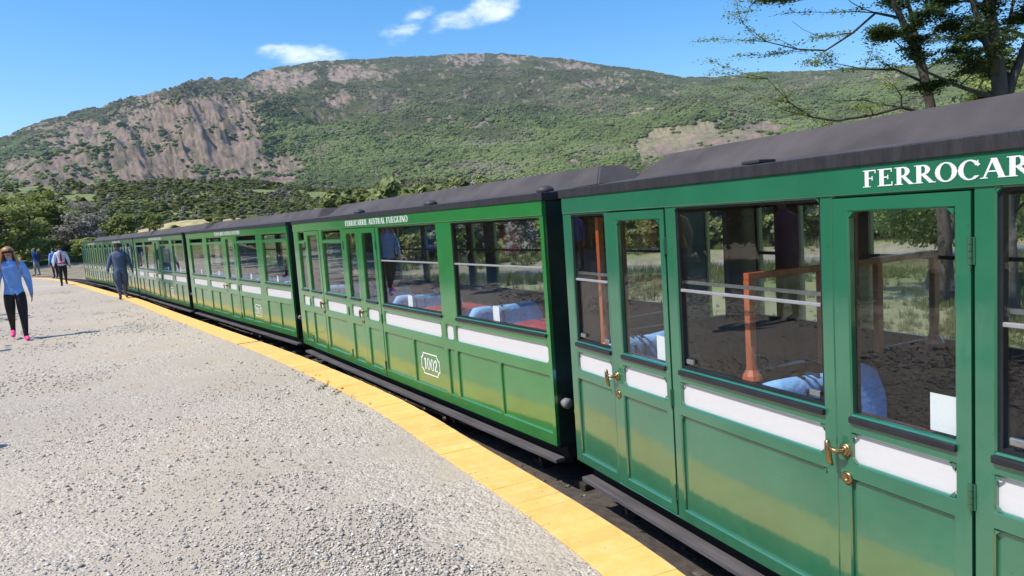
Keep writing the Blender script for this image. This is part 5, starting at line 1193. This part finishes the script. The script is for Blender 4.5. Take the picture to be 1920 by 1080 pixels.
def trees():
    LG = 'beech trees behind the end of the platform'
    spots = [(0, -34.3, 62, 4.6, 'broad bright green beech behind the visitor in red'), (1, -32.6, 64, 4.5, 'green beech above the head of the woman, second from the left edge'), (4, -31.2, 66, 4.2, 'thin green beech above the visitor with the backpack'),
             (5, -30.4, 60, 3.4, 'leafless grey thicket tree left of the man in the white shirt'), (5, -29.7, 66, 3.9, 'taller leafless grey tree behind the man in the white shirt'), (2, -28.8, 62, 3.2, 'yellow-green beech between the white-shirted man and the last coach'),
             (3, -27.9, 66, 2.9, 'dark green beech behind the end of the last coach'), (2, -26.6, 72, 2.4, 'pale green beech showing over the roof of the last coach'), (1, -35.6, 57, 4.6, 'green beech cut by the left edge of the photo'), (1, -33.4, 78, 5.6, 'tall beech in the second row behind the platform'), (0, -31.9, 80, 5.2, 'green beech in the second row, right of the tallest one')]
    for k, az, r, h, lb in spots: place_tree(k, r * math.sin(R(az)), r * math.cos(R(az)), h, lb, LG, w=1.15)
    SG = 'bushes along the end of the gravel'
    for k, az, r, h, lb in ((0, -33.2, 59, 2.0, 'low bush behind the right shoulder of the woman'), (1, -31.4, 60, 1.7, 'rounded green bush behind the visitors'), (0, -30.5, 57, 1.9, 'rounded bush left of the white-shirted man'), (2, -29.5, 57, 1.5, 'olive bush between the visitors and the white-shirted man'), (1, -28.2, 51, 2.0, 'green bush right beside the end of the last coach'), (1, -27.4, 55, 1.5, 'small green bush at the corner of the last coach')):
        T = place_tree(k, r * math.sin(R(az)), r * math.cos(R(az)), h, lb, SG, w=1.5, name='beech_bush'); T['category'] = 'bush'
    # hedge of trees off to the left, mirrored in the windows
    HG = 'trees lining the left side of the platform outside the frame'; i = 0
    for a, b, n in (((-8.5, -3), (-9.0, 3), 4), ((-9.5, 4), (-12.5, 10.5), 6), ((-13.5, 12), (-21, 21), 8), ((-22.5, 23), (-33, 33), 7), ((-35, 35), (-46, 45), 5)):
        for k in range(n):
            t = (k + .5) / n; x = a[0] + (b[0] - a[0]) * t + rnd.uniform(-.6, .6) - 1.5; y = a[1] + (b[1] - a[1]) * t + rnd.uniform(-.5, .5)
            place_tree((3, 1, 3, 0)[i % 4], x, y, rnd.uniform(3.6, 5.6), 'beech tree in the row along the left of the platform', HG, w=1.0); i += 1
trees()
# beyond the river on the right: bushes, dead trees, grass
def dead_tree(x, y, h, label, seed):
    rn = random.Random(seed); T = empty('dead_tree', (x, y, float(terrain(x, y)) - .05), rn.uniform(0, 6)); tag(T, label, 'dead tree', 'bleached dead trees beyond the river')
    mb = MB(); pts = branch_path(rn, (0, 0, 0), (rn.uniform(-.4, .4), rn.uniform(-.4, .4), 1), h, 7, .2, .02); mb.tube(pts, [.09 - .011 * i for i in range(8)], 6); mb.obj('trunk', DEAD, T, True)
    mb = MB()
    for i in range(2, 8):
        for _ in range(2):
            b = rn.uniform(0, 6.28); q = branch_path(rn, pts[i], (math.cos(b), math.sin(b), rn.uniform(.1, .8)), h * rn.uniform(.25, .5), 4, .22, .0); mb.tube(q, [.035, .025, .018, .012, .005], 5)
            q2 = branch_path(rn, q[2], (math.cos(b + 1), math.sin(b + 1), .4), h * .2, 3, .25, 0); mb.tube(q2, [.015, .012, .008, .003], 4)
    mb.obj('branches', DEAD, T, True)
def right_side():
    k = 0
    for x, y, h, lb in ((5.1, 34, 2.6, 'forked bleached dead tree seen through the widest window of the nearest coach'), (7.9, 33, 2.4, 'thin leaning dead trunk seen beside the window post of the nearest coach'), (14.6, 30, 2.6, 'dead tree with two white limbs seen through the second door'), (17.2, 31, 2.3, 'low dead tree with long side limb seen through the second door'), (1.2, 37, 2.3, 'dead snag seen through the first door of the nearest coach'), (-3.0, 42, 2.2, 'dead tree in the bushes seen through the end window of coach 1002'), (19.8, 29, 2.3, 'dead tree nearest the right edge beyond the river')):
        dead_tree(x, y, h, lb, 200 + k); k += 1
    n = 900; az = rng.uniform(R(-14), R(50), n); r = rng.uniform(33, 75, n); x, y = r * np.sin(az), r * np.cos(az); dr, sd = seg_dist(x, y, RIVER)
    ok = (dr > 5.0) & (rng.random(n) < np.clip((fbm(x / 7, y / 7, 3, 33) - .35) * 6, .15, 1)); x, y = x[ok], y[ok]; z = terrain(x, y)
    tag(scatter('riverside_thicket', np.stack([x, y, z - .15], 1), rng.uniform(1.6, 4.2, len(x)), [unlinked('bush_crown', m) for m in CRN + [CRG]]), kind='stuff')
    # grass on the meadow
    gm = leafmat('meadow_grass', [(.06, .09, .02), (.1, .13, .03), (.17, .17, .06), (.26, .22, .1)], trans=.2); src = []
    for s_ in range(3):
        r2 = np.random.default_rng(s_); m = 26; a = r2.uniform(0, 6.28, m); b = np.stack([np.cos(a), np.sin(a), np.zeros(m)], 1) * r2.uniform(0, .5, m)[:, None]; tip = b * 1.5 + np.stack([np.zeros(m), np.zeros(m), r2.uniform(.5, 1, m)], 1) + r2.normal(size=(m, 3)) * .08
        w = np.stack([-np.sin(a), np.cos(a), np.zeros(m)], 1) * .035; V = np.stack([b - w, b + w, tip + w * .2, tip - w * .2], 1).reshape(-1, 3); src.append(unlinked('grass_tuft', mesh_quads('grass_tuft', V, gm)))
    n = 42000; az = rng.uniform(R(-25), R(62), n); r = 5 * (48 / 5) ** rng.random(n); x, y = r * np.sin(az), r * np.cos(az)
    d, side = seg_dist(x, y, so_arr); dr, _ = seg_dist(x, y, RIVER); ok = (side < 0) & (d > 2.7) & (dr > 3.4) & (rng.random(n) < np.clip((fbm(x / 2.5, y / 2.5, 4, 12) - .36) * 5, .05, 1))
    x, y = x[ok], y[ok]; tag(scatter('meadow_grass', np.stack([x, y, terrain(x, y) - .01], 1), rng.uniform(.06, .2, len(x)) * np.clip(np.hypot(x, y) / 14, .8, 2), src), kind='stuff')
    # grassy verge past the end of the platform
    n = 5000; az = rng.uniform(R(-37), R(-26), n); r = rng.uniform(43, 58, n); x, y = r * np.sin(az), r * np.cos(az); d, side = seg_dist(x, y, so_arr); ok = (side < 0) & (d > 2.5) & ((az > R(-28.6)) | (r > 56)); x, y = x[ok], y[ok]
    tag(scatter('verge_grass', np.stack([x, y, terrain(x, y)], 1), rng.uniform(.12, .35, len(x)), src), kind='stuff')
    # weeds in the gravel against the yellow edge
    P = []; Sx = []
    for _ in range(70):
        i = rnd.randrange(0, len(inner)); 
        t = rnd.gauss(.5, .22); i0 = min(range(len(inner)), key=lambda q: (inner[q] - Vector((-1.85, 7.1))).length); q = inner[max(0, min(len(inner) - 1, i0 + int(rnd.gauss(0, 1.6))))]
        P.append((q.x - .02 + rnd.uniform(-.06, .02), q.y + rnd.uniform(-.2, .2), PZ)); Sx.append(rnd.uniform(.012, .03))
    tag(scatter('edge_weeds', P, Sx, src), kind='stuff')
    # yellow flowers
    ym = simple('yellow_petals', (.8, .6, .02), .6); mb = MB(); mb.lathe([(0, .0), (.5, .12), (.45, .2), (0, .15)], (0, 0, .6), 'z', 7); mb.tube([(0, 0, 0), (0, 0, .6)], .04, 4)
    fl = unlinked('flower', mb.mesh('flower', ym)); P = [(5.55 + rnd.gauss(0, .22), 7.9 + rnd.gauss(0, .2)) for _ in range(46)] + [(rnd.uniform(5, 14), rnd.uniform(8, 18)) for _ in range(60)]
    tag(scatter('yellow_flowers', [(x, y, float(terrain(x, y)) + .02) for x, y in P], rng.uniform(.035, .06, len(P)), [fl], tilt=.3), kind='stuff')
    # marker posts in the meadow
    for (x, y, lb) in ((2.55, 11.2, 'grey marker post in the meadow seen through the first door of the nearest coach'), (-.1, 12.5, 'grey marker post in the meadow seen through the last window of coach 1002')):
        T = MB(); T.box(-.09, .09, -.09, .09, -.1, .62, bev=.015); T.box(-.1, .1, -.1, .1, .62, .66, bev=.01); o = T.obj('marker_post', CONC); o.location = (x, y, float(terrain(x, y))); tag(o, lb, 'post')
right_side()
# the big old beeches behind the nearest coach
def big_tree(x, y, label, trunk_pts, radii, limbs, seed, nleaf, dens_r):
    rn = random.Random(seed); z0 = float(terrain(x, y)); T = empty('beech_tree', (x, y, z0)); tag(T, label, 'tree', 'old beeches behind the nearest coach')
    tp = [Vector(p) for p in trunk_pts]; mb = MB(); mb.tube(tp, radii, 10); mb.obj('trunk', BARK, T, True)
    lb = MB(); tw = MB(); clusters = []
    def grow(pts, r0, lvl):
        n = len(pts) - 1
        lb.tube(pts, [max(.003, r0 * (1 - .82 * i / n)) for i in range(n + 1)], 6 if lvl < 1 else 5)
        if lvl >= 3:
            clusters.extend(pts[1:]); return
        L0 = sum((a - b).length for a, b in zip(pts, pts[1:]))
        for i in range(1 if lvl else 2, n + 1):
            for _ in range(2 if lvl < 2 else 2):
                d = (pts[i] - pts[i - 1]).normalized(); sd = Vector((rn.gauss(0, 1), rn.gauss(0, 1), rn.gauss(0, .35))).normalized(); dd = (d * .75 + sd * .8).normalized(); dd.z = dd.z * .6 + .05
                ln = L0 * rn.uniform(.28, .5) * (1 - .3 * i / n); grow(branch_path(rn, pts[i], dd, ln, 4, .16, .015), max(.005, r0 * .42 * (1 - .5 * i / n)), lvl + 1)
    for l in limbs: grow([Vector(p) for p in l['p']], l['r'], l.get('lvl', 1))
    lb.obj('limbs', BARK, T, True)
    # leaves in flat sprays around the twigs
    cl = [c for c in clusters if rn.random() < dens_r]
    if cl:
        r2 = np.random.default_rng(seed); C_ = np.array([c[:] for c in cl]); per = max(3, nleaf // len(C_)); P = np.repeat(C_, per, 0); P = P + r2.normal(size=P.shape) * np.array([.085, .085, .022])
        Nn = r2.normal(size=P.shape) * .35 + np.array([0, 0, 1]); Nn /= np.linalg.norm(Nn, axis=1)[:, None]
        link('crown', mesh_quads('crown', quads(P, Nn, r2.uniform(.6, 1.3, len(P)) * .0175), LEAF2 if seed % 2 else LEAF), T)
def old_beeches():
    # local coordinates: z from the ground; the camera looks from about (-7, -10)
    big_tree(7.3, 10.5, 'thick dark beech trunk behind the nearest coach, nearer the right edge', [(0, 0, -.2), (.02, 0, .8), (-.03, 0, 1.8), (-.02, .02, 2.8), (-.10, 0, 3.6), (-.2, .05, 4.6), (-.25, .1, 6)], [.22, .15, .13, .12, .10, .07, .03],
        [dict(p=[(-.04, 0, 3.0), (.18, .1, 3.5), (.5, .2, 4.1), (.9, .3, 4.9), (1.2, .3, 5.6)], r=.09, lvl=1), dict(p=[(-.1, 0, 3.5), (-.35, -.1, 4.0), (-.55, -.1, 4.6), (-.8, -.2, 5.3)], r=.07, lvl=1), dict(p=[(-.05, 0, 3.2), (-.6, .1, 3.45), (-1.1, .1, 3.7), (-1.5, .2, 4.2)], r=.04, lvl=1),
         dict(p=[(-.12, 0, 3.8), (.2, .2, 4.3), (.3, .2, 4.9)], r=.05, lvl=1), dict(p=[(-.02, 0, 2.9), (.5, 0, 3.2), (1.1, .1, 3.4), (1.7, .2, 3.9)], r=.045, lvl=1), dict(p=[(-.2, 0, 4.4), (-.7, 0, 4.8), (-1.3, 0, 5.1)], r=.04, lvl=1)], 301, 75000, 1.0)
    big_tree(7.1, 12.0, 'slimmer beech leaning left with a long bare limb over the coach roof', [(.25, 0, -.2), (.22, 0, 1.2), (.15, 0, 2.3), (.05, 0, 3.1), (-.12, 0, 3.9), (-.35, 0, 4.5), (-.75, .0, 5.4), (-1.2, 0, 6.2)], [.14, .105, .09, .08, .068, .055, .04, .02],
        [dict(p=[(-.1, 0, 3.85), (-.2, 0, 4.3), (-.32, 0, 4.9), (-.5, .1, 5.6)], r=.07, lvl=1),
         dict(p=[(.05, 0, 3.15), (-.5, -.05, 3.32), (-1.0, -.1, 3.22), (-1.6, -.1, 3.17), (-2.0, -.1, 3.25), (-2.35, -.1, 3.5), (-2.75, -.2, 3.9)], r=.034, lvl=2),
         dict(p=[(-.45, 0, 4.75), (-.9, -.05, 4.85), (-1.3, -.1, 4.55), (-1.75, -.1, 4.3), (-2.2, -.1, 4.35), (-2.7, -.1, 4.5), (-3.1, -.15, 4.8)], r=.026, lvl=2),
         dict(p=[(-.6, 0, 5.1), (-1.1, 0, 5.3), (-1.8, 0, 5.25), (-2.4, .1, 5.35), (-2.9, .1, 5.5)], r=.04, lvl=1), dict(p=[(-.3, 0, 4.6), (.1, .1, 4.9), (.5, .1, 5.3)], r=.04, lvl=1),
         dict(p=[(-.1, 0, 3.7), (-.5, .1, 3.95), (-1.0, .15, 4.0), (-1.5, .2, 4.15)], r=.025, lvl=2), dict(p=[(-.7, 0, 5.3), (-1.2, .1, 5.7), (-1.6, .1, 6.0)], r=.04, lvl=1), dict(p=[(.1, 0, 3.0), (.6, 0, 3.3), (1.0, 0, 3.8)], r=.03, lvl=1)], 302, 42000, .8)
    # leafy bush at the foot of the beeches
    for i, (x, y, h, lb) in enumerate(((7.7, 13.4, 4.5, 'dark leafy young beech at the foot of the leaning beech'), (9.3, 14.2, 4.6, 'leafy young beech between the two old trunks'), (11.2, 15.5, 4.6, 'young beech at the right edge behind the thick trunk'))):
        place_tree(6, x, y, h, lb, 'young beeches under the old ones', w=.75)
old_beeches()

# thin mountain air
def haze():
    m = bpy.data.materials.new('thin_air'); m.use_nodes = True; t = m.node_tree; t.nodes.clear(); out = N(t, 'ShaderNodeOutputMaterial'); v = N(t, 'ShaderNodeVolumePrincipled')
    v.inputs['Color'].default_value = (.72, .85, 1, 1); v.inputs['Density'].default_value = HAZE_D; v.inputs['Anisotropy'].default_value = .2
    t.links.new(v.outputs[0], out.inputs['Volume']); mb = MB(); mb.box(-5300, 5300, -5300, 5300, -260, 620); tag(mb.obj('haze', m), kind='stuff')
HAZE_D = .00007
haze()
